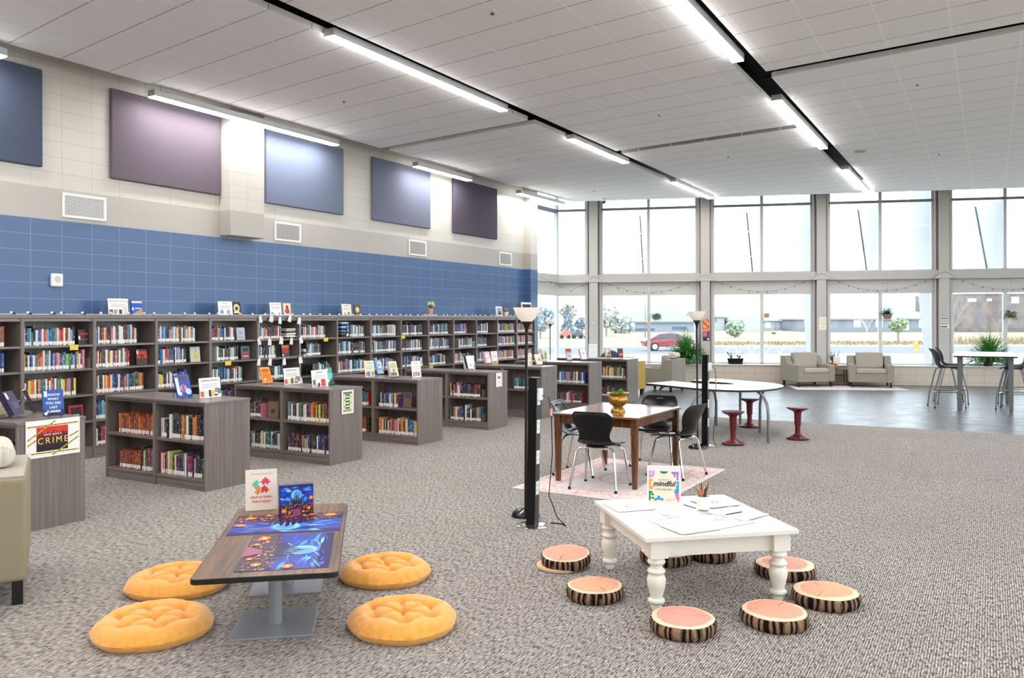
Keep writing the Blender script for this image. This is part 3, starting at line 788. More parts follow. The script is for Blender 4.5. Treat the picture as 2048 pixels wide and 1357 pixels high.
card_sign('white HORROR sign with red picture on the green-poster bookcase', (-7.22, 7.62, ZL), RX, .28, .216, 'HORROR', mat('rose_ink', (140, 100, 100), .7),
          genre(.28, .216, [(-.36, .24, .05, .09, (110, 110, 112)), (-.08, .14, .04, .05, (70, 70, 90)), (.2, .25, .08, .09, (206, 70, 70)), (-.3, .1, .08, .03, (180, 182, 178))]), tsize=.03)
card_sign('pale green FANTASY sign on the third low bookcase', (-7.86, 9.33, ZL), RX, .216, .24, 'FANTASY', mat('olive_ink', (110, 116, 84), .7),
          genre(.216, .24, [(-.32, .2, .04, .06, (230, 120, 150)), (-.12, .2, .045, .07, (110, 120, 200)), (.12, .2, .04, .06, (226, 206, 90)), (.33, .2, .04, .06, (150, 150, 140))]), paper=mat('pale_green_paper', (226, 232, 208), .7), tsize=.026)
card_sign('FICTION sign nearest the end of third low bookcase', (-7.18, 9.56, ZL), RX, .216, .24, 'FICTION', mat('rose_ink'),
          genre(.216, .24, [(-.3, .2, .03, .07, (190, 80, 80)), (-.05, .24, .05, .07, (140, 150, 180)), (.2, .2, .03, .06, (120, 70, 80)), (.36, .22, .03, .05, (200, 190, 170))]), tsize=.026)
card_sign('cream sign behind the black and white book', (-7.46, 11.44, ZL), RX, .216, .24, 'ROMANCE', mat('olive_ink'), genre(.216, .24, [(.3, .2, .05, .08, (110, 150, 190)), (-.2, .25, .05, .06, (200, 190, 120))]), paper=CREAM, tsize=.022)
card_sign('cream sign with red marks beside pink display book', (-8.12, 13.27, ZL), RX, .216, .24, 'POETRY', mat('olive_ink'), genre(.216, .24, [(-.3, .12, .05, .04, (200, 70, 80)), (0, .12, .05, .04, (160, 60, 70)), (.3, .12, .04, .05, (210, 120, 120))]), paper=CREAM, tsize=.022)
card_sign('cream sign behind the lamp pole on low bookcase', (-7.22, 13.02, ZL), RX, .18, .23, 'FAITH', mat('olive_ink'), genre(.18, .23, [(.0, .25, .03, .05, (120, 150, 70))]), paper=CREAM, tsize=.022)
card_sign('green patterned card at back of the bookcase behind brass pot', (-7.90, 14.90, ZL), RX, .17, .22, None, None, [(rect(-.07, .02, .07, .20), (206, 208, 160)), (rect(.0, .10, .04, .15), (60, 80, 60)), (circ(-.03, .06, .03), (220, 160, 120)), (rect(.02, .03, .06, .06), (50, 110, 60))], paper=CREAM)
display_book('blue comic book on easel by GRAPHIC NOVELS sign', (-7.44, 5.80, ZL), RX - .1, .175, .25, .02, (34, 70, 176),
             [(rect(-.08, .03, -.045, .22), (214, 226, 240)), (rect(-.03, .19, .06, .235), (90, 74, 60)), (circ(.0, .10, .04), (120, 180, 230)), (circ(.05, .06, .035), (200, 224, 240)), ([(-.02, .05), (.02, .05), (.01, .15), (-.01, .15)], (204, 70, 90)), (circ(-.05, .04, .02), (230, 236, 240))], tilt=.38)
display_book('orange book leaning on easel', (-8.14, 7.62, ZL), RX - .1, .15, .22, .022, (240, 170, 80),
             [(rect(-.062, .02, .062, .2), (226, 128, 34)), (rect(-.05, .16, .05, .185), (170, 84, 20)), (circ(.0, .10, .03), (236, 110, 50)), (circ(-.035, .05, .018), (246, 214, 180))], tilt=.42)
display_book('teal book with dark foot beside HORROR sign', (-7.36, 7.95, ZL), RX + .2, .15, .21, .024, (66, 158, 140),
             [(rect(-.06, .06, .05, .14), (110, 200, 180)), ([(-.07, .005), (.07, .005), (.07, .10), (.02, .05)], (34, 60, 66)), (circ(-.05, .04, .02), (210, 226, 220)), (rect(-.06, .17, -.02, .2), (220, 232, 226))], tilt=.22)
display_book('light blue book on the third low bookcase', (-8.02, 9.76, ZL), RX, .145, .215, .022, (120, 160, 210),
             [(rect(-.03, .09, .05, .19), (214, 222, 232)), (rect(-.06, .01, .06, .05), (206, 180, 150)), (circ(.0, .14, .02), (96, 130, 190))], tilt=.3)
display_book('cream-covered book with red spine on easel', (-7.44, 9.36, ZL), RX - .25, .15, .225, .04, (222, 214, 196),
             [(rect(-.05, .12, .05, .2), (196, 188, 166)), (rect(-.06, .01, .04, .06), (120, 110, 110)), (circ(.0, .09, .02), (170, 120, 100)), (rect(-.075, 0, -.068, .225), (150, 40, 50))], tilt=.34)
display_book('black and white book leaning on pink-lips bookcase', (-7.42, 11.31, ZL), RX - .5, .15, .23, .045, (236, 236, 234), [(rect(-.074, .0, -.03, .23), (20, 20, 22)), (rect(.0, .05, .05, .07), (150, 150, 150))], tilt=.45)
display_book('pink patterned book on the bookcase behind the lamp pole', (-8.14, 13.05, ZL), RX - .3, .15, .22, .03, (222, 190, 190), [(circ(.0, .15, .04), (238, 226, 222)), (circ(.02, .06, .04), (240, 230, 226)), (rect(-.07, .0, -.055, .22), (190, 70, 80))], tilt=.35)
display_book('cream book next to the lamp pole', (-7.08, 13.12, ZL), RX - .4, .13, .2, .03, (224, 214, 190), [(rect(-.02, .06, .04, .12), (170, 160, 110))], tilt=.45)
display_book('grey book with dark spine at corner window', (-7.96, 14.80, ZL), RX - .3, .15, .23, .03, (176, 182, 184), [(circ(.02, .12, .035), (226, 228, 226)), (rect(-.07, 0, -.05, .23), (40, 56, 84))], tilt=.35)
display_book('pale book with orange-red top on bookcase behind brass pot', (-7.40, 15.0, ZL), RX - .4, .14, .23, .03, (206, 200, 200), [(rect(-.065, .15, .065, .225), (204, 90, 50)), (rect(-.065, .2, .065, .225), (120, 30, 30)), (rect(-.03, .06, .03, .1), (150, 150, 156))], tilt=.25)
display_book('white book with red edge on bookcase behind brass pot', (-7.20, 15.24, ZL), RX - .6, .14, .22, .03, (232, 230, 232), [(rect(-.07, 0, -.055, .22), (186, 40, 60)), (rect(-.01, .1, .04, .16), (196, 190, 200))], tilt=.4)
display_book('floral-covered book on the farthest low bookcase', (-7.12, 16.3, ZL), RX - .5, .15, .21, .025, (208, 190, 168), [(circ(-.02, .15, .03), (240, 230, 214)), (circ(.03, .09, .03), (150, 90, 100)), (rect(-.05, .01, .05, .04), (90, 40, 60))], tilt=.15)
display_book('dark red book on the farthest low bookcase', (-6.86, 16.38, ZL), RX - .5, .13, .2, .025, (96, 34, 44), [(rect(-.055, .05, .055, .1), (206, 90, 70)), (circ(.0, .14, .025), (60, 60, 100)), (rect(-.03, .06, .04, .075), (240, 220, 200))], tilt=.12)
# CRIME end of the first low bookcase
t = thing('poster', 'CRIME poster framed by yellow crime scene tape on bookcase end', 'poster', (LBX[0] + .0085, LBY[0] + .065, .605), RX)
PW, PH = .465, .312
card = MB().box(0, -.001, 0, PW, .001, PH).build('paper_sheet', PAPER, t)
sh = [(rect(.088, .05, .358, .255), (150, 26, 26)), (rect(.088, .05, .358, .11), (18, 14, 14)), (rect(.088, .2, .358, .255), (206, 50, 36))]
for k in range(16):
    x = .095 + k * .0165; hgt = .12 + .05 * ((k * 37 % 11) / 11)
    sh.append(([(x - .006, .10), (x + .012, .10), (x + .009, .05 + hgt), (x + .002, .06 + hgt)], (34 + (k % 3) * 16, 16, 16)))
multi(card, sh, -.0014)
def tape(x0, z0, x1, z1):
    L = math.hypot(x1 - x0, z1 - z0); ux, uz = (x1 - x0) / L, (z1 - z0) / L; h = .006
    def q(a, b, hh): return [(x0 + ux * a + uz * hh, z0 + uz * a - ux * hh), (x0 + ux * b + uz * hh, z0 + uz * b - ux * hh), (x0 + ux * b - uz * hh, z0 + uz * b + ux * hh), (x0 + ux * a - uz * hh, z0 + uz * a + ux * hh)]
    r = [(q(0, L, h), (222, 186, 44))]
    a = .008; k = 0
    while a < L - .02:
        b = min(a + (.022, .012, .03)[k % 3], L - .004); r.append((q(a, b, h * .45), (40, 36, 24))); a = b + .007; k += 1
    return r
multi(card, tape(.008, .262, .455, .268) + tape(.04, .038, .455, .034) + tape(.01, .15, .25, .30) + tape(.01, .105, .085, .15) + tape(.365, .15, .455, .19) + tape(.22, .012, .455, .145), -.0021, 'tape_strips')
text(card, 'CRIME', .074, .226, .135, flat((244, 232, 120)), y=-.0042, bold=-.0006, font_w=1.35)
text(card, 'once upon a', .03, .225, .19, flat((240, 236, 230)), y=-.0042)
# poster with a winding board path, paper with lips
t = thing('poster', 'green poster with a winding stepping path on bookcase end', 'poster', (LBX[2] + .0085, LBY[2] + .193, .598), RX)
card = MB().box(0, -.001, 0, .216, .001, .29).build('paper_sheet', PAPER, t)
sh = [(rect(.02, .02, .2, .272), (206, 216, 170)), (rect(.03, .245, .19, .266), (96, 112, 76))]
path = [(.05, .23), (.16, .23), (.16, .19), (.05, .19), (.05, .15), (.16, .15), (.16, .11), (.05, .11), (.05, .07), (.16, .07)]
for (a, b), (c, d) in zip(path, path[1:]): sh.append((rect(min(a, c) - .009, min(b, d) - .009, max(a, c) + .009, max(b, d) + .009), (64, 80, 52)))
for i, (a, b) in enumerate(path): sh.append((circ(a, b, .013), (232, 236, 206)))
sh += [(rect(.03 + .025 * i, .028, .05 + .025 * i, .05), ((190, 90, 60), (120, 140, 80), (210, 160, 90))[i % 3]) for i in range(6)]
multi(card, sh, -.0014)
t = thing('notice_paper', 'small white paper with pink lips on bookcase end', 'paper', (LBX[4] + .0085, LBY[4] + .21, .668), RX)
card = MB().box(0, -.001, 0, .19, .001, .225).build('paper_sheet', PAPER, t)
lip = [(.045, .15), (.07, .172), (.095, .166), (.12, .172), (.145, .15), (.12, .13), (.095, .125), (.07, .13)]
multi(card, [(lip, (222, 84, 120)), ([(.06, .15), (.095, .155), (.13, .15), (.095, .146)], (150, 40, 70))] + lines(.05, .14, [.085, .07, .055], .004, (214, 170, 180)), -.0014)
# books and easels on the CRIME bookcase
display_book('blue I KNOW WHAT YOU DID LAST SUMMER book', (-7.02, 4.13, ZL), RX - .28, .165, .225, .022, (24, 74, 160),
             [(rect(-.08, .0, .08, .05), (20, 30, 84)), (rect(-.07, .165, -.045, .215), (228, 228, 226)), (circ(-.062, .02, .014), (220, 222, 224))], 'I KNOW|WHAT|YOU DID|LAST|SUMMER', (226, 236, 246), .029, tilt=.2)
display_book('dark purple thick book showing its pages', (-7.22, 3.93, ZL), RX + .55, .15, .225, .05, (40, 30, 66), [(rect(-.06, .15, -.03, .21), (220, 220, 220)), (rect(-.02, .06, .05, .12), (90, 80, 130))], tilt=.5)
display_book('cream book with brown lettering', (-7.34, 3.86, ZL), RX + .5, .16, .235, .045, (216, 200, 156), None, 'ONE|LAST', (70, 50, 34), .05, tilt=.5)
display_book('dark maroon book turned away', (-7.46, 4.22, ZL), RX + 1.1, .15, .22, .03, (58, 34, 48), [(circ(-.05, .12, .02), (226, 216, 150))], tilt=.42)
# signs and things on top of the tall bookcases
ZT = 1.8295
def topsign(y0, y1, title, lb, pics, paper=PAPER):
    return card_sign(lb, (-10.08, (y0 + y1) / 2, ZT), RX, y1 - y0, .215, title, GREYINK if paper is not CREAM else mat('olive_ink'), genre(y1 - y0, .215, pics), paper=paper, tsize=.026, tilt=.1)
topsign(6.67, 6.96, 'HISTORICAL FICTION', 'HISTORICAL FICTION sign on top of wall bookcases', [(-.36, .2, .05, .06, (150, 70, 90)), (-.15, .2, .05, .06, (120, 170, 150)), (.1, .2, .045, .06, (70, 70, 84)), (.35, .3, .06, .1, (222, 206, 206))])
topsign(8.46, 8.73, 'MYSTERY', 'MYSTERY sign on top of wall bookcases below the chase', [(-.25, .25, .06, .06, (120, 160, 214)), (.2, .25, .06, .06, (140, 170, 214))])
topsign(9.49, 9.74, 'SCIENCE FICTION', 'pale sign beside red-figure book on top of wall bookcases', [(-.3, .15, .05, .05, (150, 160, 176)), (.3, .12, .04, .04, (170, 176, 190))])
topsign(11.20, 11.45, 'ADVENTURE', 'cream sign on top of wall bookcases right of middle', [(.2, .2, .06, .06, (140, 140, 120)), (-.2, .18, .05, .05, (180, 180, 160))], CREAM)
for y, lb, col, sh in ((7.10, 'blue book standing on top of wall bookcases by HISTORICAL FICTION sign', (28, 82, 190), [(rect(-.08, .16, .08, .19), (222, 214, 180)), ([(-.08, .0), (.08, .0), (.08, .09), (-.02, .04)], (190, 150, 110)), (rect(-.075, .06, -.05, .10), (236, 238, 240)), (rect(-.03, .08, .06, .095), (206, 220, 240))]),
        (8.82, 'black book with cream emblem on top of wall bookcases', (24, 22, 24), [(circ(0, .11, .06, 18, 1.1), (222, 208, 160)), (circ(0, .105, .03), (24, 22, 24)), (rect(-.06, .03, .06, .055), (222, 208, 160))]),
        (9.88, 'cream and red figure book on top of wall bookcases', (226, 214, 176), [(circ(0, .14, .03), (150, 50, 60)), ([(-.07, .03), (.07, .03), (.03, .12), (-.03, .12)], (186, 60, 74)), (circ(-.05, .03, .02), (236, 230, 216)), (circ(.05, .04, .025), (206, 160, 160))]),
        (11.63, 'dark book with yellow flower cover on top of wall bookcases', (76, 74, 56), [(circ(0, .11, .055), (214, 190, 110)), (circ(.01, .12, .025), (236, 222, 180)), (rect(-.06, .0, .06, .03), (150, 130, 110))])):
    display_book(lb, (-10.10, y, ZT), RX, .165, .205, .024, col, sh, tilt=.12, easel=False)
t = thing('flower_pot', 'pink pot of cream and yellow flowers standing on flat books', 'plant', (-10.10, 13.92, ZT + .045))
MB().lathe([(.045, 0), (.055, .10), (.058, .12), (.052, .12), (.05, .105)], 18).build('pot', mat('pink_pot', (222, 150, 136), .6), t, smooth=True)
R = random.Random(4); m = MB(); m2 = MB()
for k in range(16):
    a, r, z = R.uniform(0, 6.28), R.uniform(.02, .11), R.uniform(.15, .24)
    m2.cur = k % 2; m2.ball((r * cos(a), r * sin(a), z), R.uniform(.018, .028), 7, 5)
    m.tube([(0, 0, .1), (r * cos(a) * .5, r * sin(a) * .5, .14), (r * cos(a), r * sin(a), z)], .003, 4)
    m.add([(r * cos(a), r * sin(a), z - .02), (r * cos(a) * 1.4, r * sin(a) * 1.3, z - .03), (r * cos(a + .4) * 1.2, r * sin(a + .4) * 1.2, z - .05)], [(0, 1, 2)])
m.build('stems', LEAFD, t); m2.build('blossoms', [mat('cream_petal', (238, 230, 206), .7), mat('yellow_petal', (228, 200, 90), .7)], t)
for k in range(2): tag(MB().box(-.09, -.14, 0, .09, .14, .022).build('flat_book', flat(((196, 190, 182), (170, 166, 160))[k]), loc=(-10.10, 13.88, ZT + .0225 * k)), 'grey flat book under the pink flower pot, %s one' % ('lower', 'upper')[k], 'book')
t = thing('picture_frame', 'white framed grey picture on top of far wall bookcases', 'picture frame', (-10.08, 16.68, ZT), RX)
f = MB().box(-.14, -.008, 0, .14, .008, .24).build('frame', PAPER, t, rot=(-.12, 0, 0), bevel=.003)
multi(f, [(rect(-.10, .04, .10, .2), (150, 158, 176)), ([(-.1, .04), (.1, .04), (.03, .13), (-.04, .10)], (84, 84, 100)), (circ(.03, .16, .02), (206, 206, 214))], -.0095, 'picture')
t = thing('plush_toy', 'small brown and cream plush toy beside the white frame', 'toy', (-10.10, 17.02, ZT))
MB().ball((0, 0, .06), .065, 14, 9).build('body', mat('cream_plush', (226, 214, 188), .95), t, smooth=True)
o = MB().ball((0, -.02, .15), .05, 14, 9).ball((-.03, -.05, .19), .018).ball((.03, .01, .19), .018).build('head', mat('brown_plush', (170, 120, 76), .95), t, smooth=True)
t = thing('letter_board', 'white-framed dark letter board above the near floor lamp', 'letter board', (-10.08, 18.02, ZT), RX)
f = MB().box(-.25, -.012, 0, .25, .012, .36).build('frame', WHITE, t, rot=(-.1, 0, 0), bevel=.004)
MB().box(-.21, -.0135, .05, .21, -.0122, .31).build('felt', mat('felt_dark', (66, 66, 68), .95), f)
text(f, 'NEW BOOKS', .055, 0, .2, PAPER, y=-.015)
# light string lying along the top of the wall bookcases
t = thing('light_string', 'string of small bulbs lying along tops of the wall bookcases', 'light string', (-9.97, 5, ZT))
R = random.Random(9); m = MB(); pts = []
ys = [5.16 + .215 * k + R.uniform(-.05, .05) for k in range(60) if 5.16 + .215 * k < 17.9]
for y in ys: pts += [(R.uniform(-.02, .02), y - 5 - .1, .004), (R.uniform(-.02, .02), y - 5, .006)]
MB().tube(pts, .003, 5).build('wire', WHITE, t)
for k, y in enumerate(ys):
    c = (R.uniform(-.015, .015), y - 5, .02)
    MB().ball(c, .019, 8, 6).build('bulb', mat('clear_bulb', (214, 218, 224), .15, .0, .9), t, smooth=True)
    if k < 6: MB().lathe([(.014, .002), (.014, .022)], 8, (c[0] + .02, c[1] + .022)).build('bulb_cap', BLACKP, t)
# white tags on a cord around one bay
t = thing('ghost_garland', 'garland of white paper ghosts strung around fifth wall bookcase bay', 'garland', (-9.893, 9.5, 0))
gp = [(9.1, 1.79), (9.33, 1.80), (9.51, 1.77), (9.73, 1.80), (9.94, 1.76), (9.97, 1.44), (9.96, 1.11), (9.96, .77)]
gq = [(9.10, 1.79), (9.07, 1.44), (9.07, 1.12)]
m = MB().tube([(0.003, y - 9.5, z + .05) for y, z in gp], .0025, 5).tube([(.003, y - 9.5, z + .05) for y, z in gq], .0025, 5)
m.tube([(.003, y - 9.5, z + .05) for y, z in ((9.07, 1.44), (9.29, 1.43), (9.54, 1.44), (9.76, 1.43), (9.97, 1.44))], .0025, 5).tube([(.003, y - 9.5, z + .05) for y, z in ((9.07, 1.12), (9.30, 1.11), (9.6, 1.10), (9.96, 1.11))], .0025, 5)
m.build('cord', WHITE, t)
for y, z in gp + gq[1:] + [(9.29, 1.43), (9.54, 1.44), (9.76, 1.43), (9.30, 1.11), (9.6, 1.10)]:
    a = R.uniform(-.3, .3); w_ = R.uniform(.032, .045)
    MB().add([(0, -w_, -.07), (.004, -w_ * .3, -.055), (0, w_ * .2, -.075), (.004, w_, -.06), (.004, w_ * .8, .03), (.012, 0, .055), (.004, -w_ * .8, .03)], [(0, 1, 2, 3, 4, 5, 6)]).build('ghost', WHITE, t, loc=(.006, y - 9.5, z - .01), rot=(a, 0, 0)).modifiers.new('t', 'SOLIDIFY').thickness = .002
# yellow shelf tabs
for i, (y, z) in enumerate(((6.09, 1.44), (8.49, 1.13), (10.59, 1.44), (12.75, 1.44), (13.68, .805))):
    tag(MB().box(0, -.055, -.055, .002, .055, .012).build('shelf_tab', mat('yellow_card', (238, 206, 74), .7), loc=(-9.909, y, z)), 'yellow paper tab hung on shelf edge, %s from the left' % ORD[i], 'label', 'yellow shelf tabs')
# cover-out and lying books in the tall bays
def faceout(b_y, z, wd, ht, col, sh, lb):
    display_book(lb, (-10.0, b_y, z), RX, wd, ht, .025, col, sh, tilt=.1, easel=False)
faceout(6.27, 1.4485, .15, .19, (34, 24, 34), [(rect(-.05, .12, .06, .15), (170, 50, 44)), (rect(-.05, .05, .06, .075), (160, 44, 40)), (rect(-.07, .06, -.045, .11), (226, 226, 226))], 'dark book with red lettering, cover out, on top shelf at left')
faceout(7.10, 1.1465, .17, .215, (60, 22, 24), [(rect(-.07, .09, .08, .19), (196, 70, 50)), (circ(0, .12, .03), (120, 30, 34)), (rect(-.075, .15, -.05, .20), (230, 226, 222))], 'red and black book, cover out, second shelf of second bay')
faceout(7.97, 1.1465, .17, .22, (196, 198, 190), [(circ(.01, .08, .042), (214, 196, 60)), (circ(.01, .13, .022), (214, 196, 60)), (rect(.005, .15, .015, .18), (110, 110, 60))], 'grey book with yellow pear, cover out, third bay')
faceout(8.81, 1.4485, .16, .19, (186, 192, 204), [(circ(0, .11, .035), (160, 168, 184)), (rect(-.05, .03, .05, .045), (150, 156, 170))], 'pale grey book, cover out, top shelf of fourth bay')
faceout(8.90, 1.1465, .17, .205, (70, 104, 110), [(rect(-.07, .02, .07, .10), (176, 60, 60)), (rect(-.05, .12, .05, .17), (44, 66, 70)), (rect(-.05, .04, .05, .055), (226, 214, 206))], 'teal and red book, cover out, second shelf of fourth bay')
faceout(9.74, 1.1465, .17, .2, (70, 44, 76), [(rect(-.08, .15, .08, .19), (220, 150, 50)), (rect(-.06, .06, .06, .15), (190, 60, 50)), (circ(-.06, .03, .015), (236, 236, 236))], 'orange and purple book, cover out, inside the ghost garland')
faceout(6.17, .4805, .19, .2, (176, 30, 44), [(rect(-.07, .02, .07, .17), (40, 34, 36)), (rect(-.04, .07, .04, .085), (200, 196, 190))], 'red framed dark book, cover out, fourth shelf behind CRIME bookcase')
faceout(5.10, .8155, .2, .25, (204, 70, 56), [(rect(-.08, .16, .09, .2), (236, 200, 190)), (rect(-.1, .0, -.05, .25), (150, 120, 140))], 'red book, cover out, third shelf at left edge')
faceout(15.05, 1.4485, .16, .22, (176, 70, 90), [(rect(-.05, .03, .05, .1), (206, 130, 140))], 'large red and pink book, cover out, far top shelf')
def pile(y, z, n, cols, lb, wd=.21):
    for k in range(n):
        tag(MB().box(-.15, -wd / 2, 0, 0, wd / 2, .0235).build('lying_book', flat(PAL[cols[k % len(cols)]]), loc=(-9.95 - .008 * (k % 3), y + .006 * (k % 2), z + .0242 * k)),
            '%s book lying %s from the bottom in the %s' % (cols[k % len(cols)], ORD[k], lb), 'book', 'books lying in the ' + lb)
pile(9.82, 1.4485, 7, P('kwcwkwc'), 'pile inside the ghost garland', .2)
pile(10.19, 1.1465, 5, P('weucw'), 'short pile in sixth bay', .16)
pile(11.13, 1.4485, 11, P('kkeksnbwnbw'), 'tall pile in seventh bay', .19)
pile(15.43, 1.1465, 5, P('wswsw'), 'pile in the far twelfth bay', .16)
# bookends
BE = mat('tan_bookend', (150, 128, 104), .6)
def bookend(loc, rz, lb):
    t = thing('bookend', lb, 'bookend', loc, rz, 'bookends')
    MB().box(-.004, 0, 0, .002, .13, .13).box(-.07, 0, 0, .0, .13, .002).build('upright', BE, t, bevel=.002)
bookend((LBX[1] - .03, LBY[1] + .04, .1185), 0, 'tan bookend on lower right shelf behind puzzle table')
bookend((LBX[4] - .14, LBY[4] + .04, .5055), 0, 'tan bookend on upper shelf of the pink-lips bookcase')
bookend((LBX[4] - .14, LBY[4] + .04, .1185), 0, 'tan bookend on lower shelf of the pink-lips bookcase')
bookend((XF - .04, 6.32, 1.1465), RX, 'tan bookend on second shelf of the first whole wall bay')
display_book('brown patterned book standing at shelf end of green-poster bookcase', (LBX[2] - 1.08, LBY[2] + .12, .5055), .25, .15, .205, .03, (128, 104, 80), [(circ(0, .08, .03), (70, 54, 44))], tilt=.08, easel=False)
display_book('brown grey book standing at shelf end of third low bookcase', (LBX[3] - .28, LBY[3] + .12, .5055), .25, .13, .215, .03, (118, 96, 84), [(rect(-.05, .13, .05, .2), (90, 70, 90))], tilt=.06, easel=False)

# ================================================================ PUZZLE TABLE AND POUFS
R = random.Random(5)
def rrect(x0, y0, x1, y1, r, n=6):
    p = []
    for cx, cy, a0 in ((x1 - r, y1 - r, 0), (x0 + r, y1 - r, 90), (x0 + r, y0 + r, 180), (x1 - r, y0 + r, 270)):
        for k in range(n + 1):
            a = radians(a0 + 90 * k / n); p.append((cx + r * cos(a), cy + r * sin(a)))
    return p
PT = (-3.787, 3.655); PA = radians(40)
t = thing('puzzle_table', 'low walnut puzzle table with black edge on two grey steel bases', 'table', (*PT, 0), PA)
MB().prism(rrect(-.375, -.825, .375, .83, .035), .391, .42).build('black_edge', mat('black_edge_band', (20, 19, 19), .4), t, bevel=.003)
MB().prism(rrect(-.372, -.822, .372, .827, .033), .4195, .4215).build('tabletop', WALNUT, t)
for s in (-1, 1):
    MB().box(-.225, s * .36 - .225, 0, .225, s * .36 + .225, .012).build('base_plate', GREYPL, t, bevel=.003)
    MB().lathe([(.038, .012), (.038, .385)], 24, (0, s * .36)).lathe([(.09, .378), (.09, .392)], 20, (0, s * .36)).build('post', GREYPL, t, smooth=True)
Rz = random.Random(12)
def puzzle_art(w, h, castle=True):
    """night castle, moon and pumpkins; x across, z along"""
    s = [(rect(0, 0, w, h), (44, 34, 96)), (rect(0, h * .32, w, h * .86), (30, 50, 150))]
    for k in range(60):
        cx, cz = w * Rz.uniform(.05, .95), h * Rz.uniform(.42, .92); L = w * Rz.uniform(.05, .16); q = Rz.uniform(.006, .014); sl_ = Rz.uniform(-.4, .4)
        c = ((30, 100, 220), (60, 160, 236), (20, 50, 180), (50, 40, 150), (120, 206, 244), (24, 80, 200))[k % 6]
        s.append(([(cx - L, cz - sl_ * L), (cx - L * .3, cz - q), (cx + L, cz + sl_ * L), (cx + L * .2, cz + q)], c))
    s += [(circ(w * .5, h * .66, h * .20, 26), (60, 130, 210)), (circ(w * .5, h * .66, h * .165, 26), (150, 210, 236)), (circ(w * .52, h * .68, h * .12, 24), (90, 160, 220))]
    s.append((rect(0, 0, w, h * .34), (40, 22, 50)))
    for k in range(9):
        cx = w * (.28 + .055 * k); tw = w * .02; th = h * (.36 + .26 * (1 - abs(k - 4) / 4.5))
        s.append(([(cx - tw, h * .2), (cx + tw, h * .2), (cx + tw, th), (cx, th + h * .08), (cx - tw, th)], (38, 22, 58)))
    for k in range(170):
        cx, cz = w * Rz.uniform(.02, .98), h * Rz.uniform(.02, .38); r = h * Rz.uniform(.006, .02)
        s.append((circ(cx, cz, r, 6), ((246, 150, 60), (236, 96, 50), (250, 220, 160), (206, 80, 120), (150, 50, 80), (110, 40, 90))[k % 6]))
    for cx, cz, r in ((.12, .16, .09), (.86, .2, .07), (.93, .55, .08), (.7, .1, .05), (.3, .1, .05)):
        s.append((circ(w * cx, h * cz, h * r, 14, .8), (226, 116, 36))); s.append((circ(w * cx, h * cz, h * r * .55, 10, .5), (250, 206, 90)))
    s.append(([(w * .35, 0), (w * .65, 0), (w * .56, h * .2), (w * .46, h * .2)], (150, 70, 110)))
    return s
def lay_puzzle(label, loc, rz, wd, ht):
    t = thing('jigsaw_puzzle', label, 'puzzle', loc, rz)
    MB().box(0, 0, 0, wd, ht, .0018).build('board', flat((44, 34, 96)), t)
    m = MB(); ms = []; idx = {}
    for k, (pts, c) in enumerate(puzzle_art(wd, ht)):
        if c not in idx: idx[c] = len(ms); ms.append(flat(c, .3))
        m.cur = idx[c]; m.add([(min(max(x, 0), wd), min(max(z, 0), ht), .00186 + k * .000012) for x, z in pts], [tuple(range(len(pts)))])
    m.build('picture', ms, t)
    return t
def pl(x, y, z): return (PT[0] + x * cos(PA) - y * sin(PA), PT[1] + x * sin(PA) + y * cos(PA), z)
lay_puzzle('wide halloween castle puzzle lying across far end of puzzle table', pl(.352, .555, .4216), PA + pi, .69, .52)
lay_puzzle('second halloween castle puzzle, turned sideways, nearer the front table edge', pl(-.17, .005, .4216), PA - pi / 2, .74, .49)
# puzzle box
t = thing('puzzle_box', 'purple and blue halloween puzzle box standing on the puzzle table', 'box', pl(.042, .518, .4235), PA + radians(13))
b = MB().box(-.114, 0, 0, .114, .05, .205).build('box_body', flat((58, 34, 110), .35), t, bevel=.002)
multi(b, [([(min(max(x, -.11), .11), min(max(z, .004), .202)) for x, z in [(p[0] - .112, p[1] + .003) for p in pts]], c) for pts, c in puzzle_art(.224, .2)], -.0006, 'cover_picture')
# help us finish this puzzle
t, card = card_sign('acrylic HELP US FINISH THIS PUZZLE sign with puzzle pieces', (*pl(-.212, .70, .42)[:2], .4216), PA + radians(7.5), .212, .285, None, None, None, paper=mat('blush_paper', (238, 226, 214), .6), tilt=.06)
RED = flat((206, 84, 70))
text(card, 'HELP US FINISH', .021, 0, .092, RED, bold=.0005); text(card, 'THIS PUZZLE?', .021, 0, .062, RED, bold=.0005)
text(card, 'Take a piece, find its place', .013, 0, .255, GREYINK)
def jig(cx, cz, r, c, knobs, holes):
    s = [(rect(cx - r, cz - r, cx + r, cz + r), c)]
    for dx, dz in knobs: s.append((circ(cx + dx * r * 1.22, cz + dz * r * 1.22, r * .38, 12), c))
    for dx, dz in holes: s.append((circ(cx + dx * r * .8, cz + dz * r * .8, r * .36, 12), (238, 226, 214)))
    return s
multi(card, jig(.028, .198, .02, (216, 70, 100), [(1, 0), (0, 1), (-1, 0)], [(0, -1)]) + jig(-.032, .182, .02, (110, 194, 170), [(-1, 0), (0, 1)], [(1, 0)]) + jig(-.024, .142, .02, (230, 146, 70), [(0, -1)], [(-1, 0)]) + jig(.02, .142, .02, (206, 60, 66), [(1, 0), (0, 1)], [(0, -1)]), -.0016)
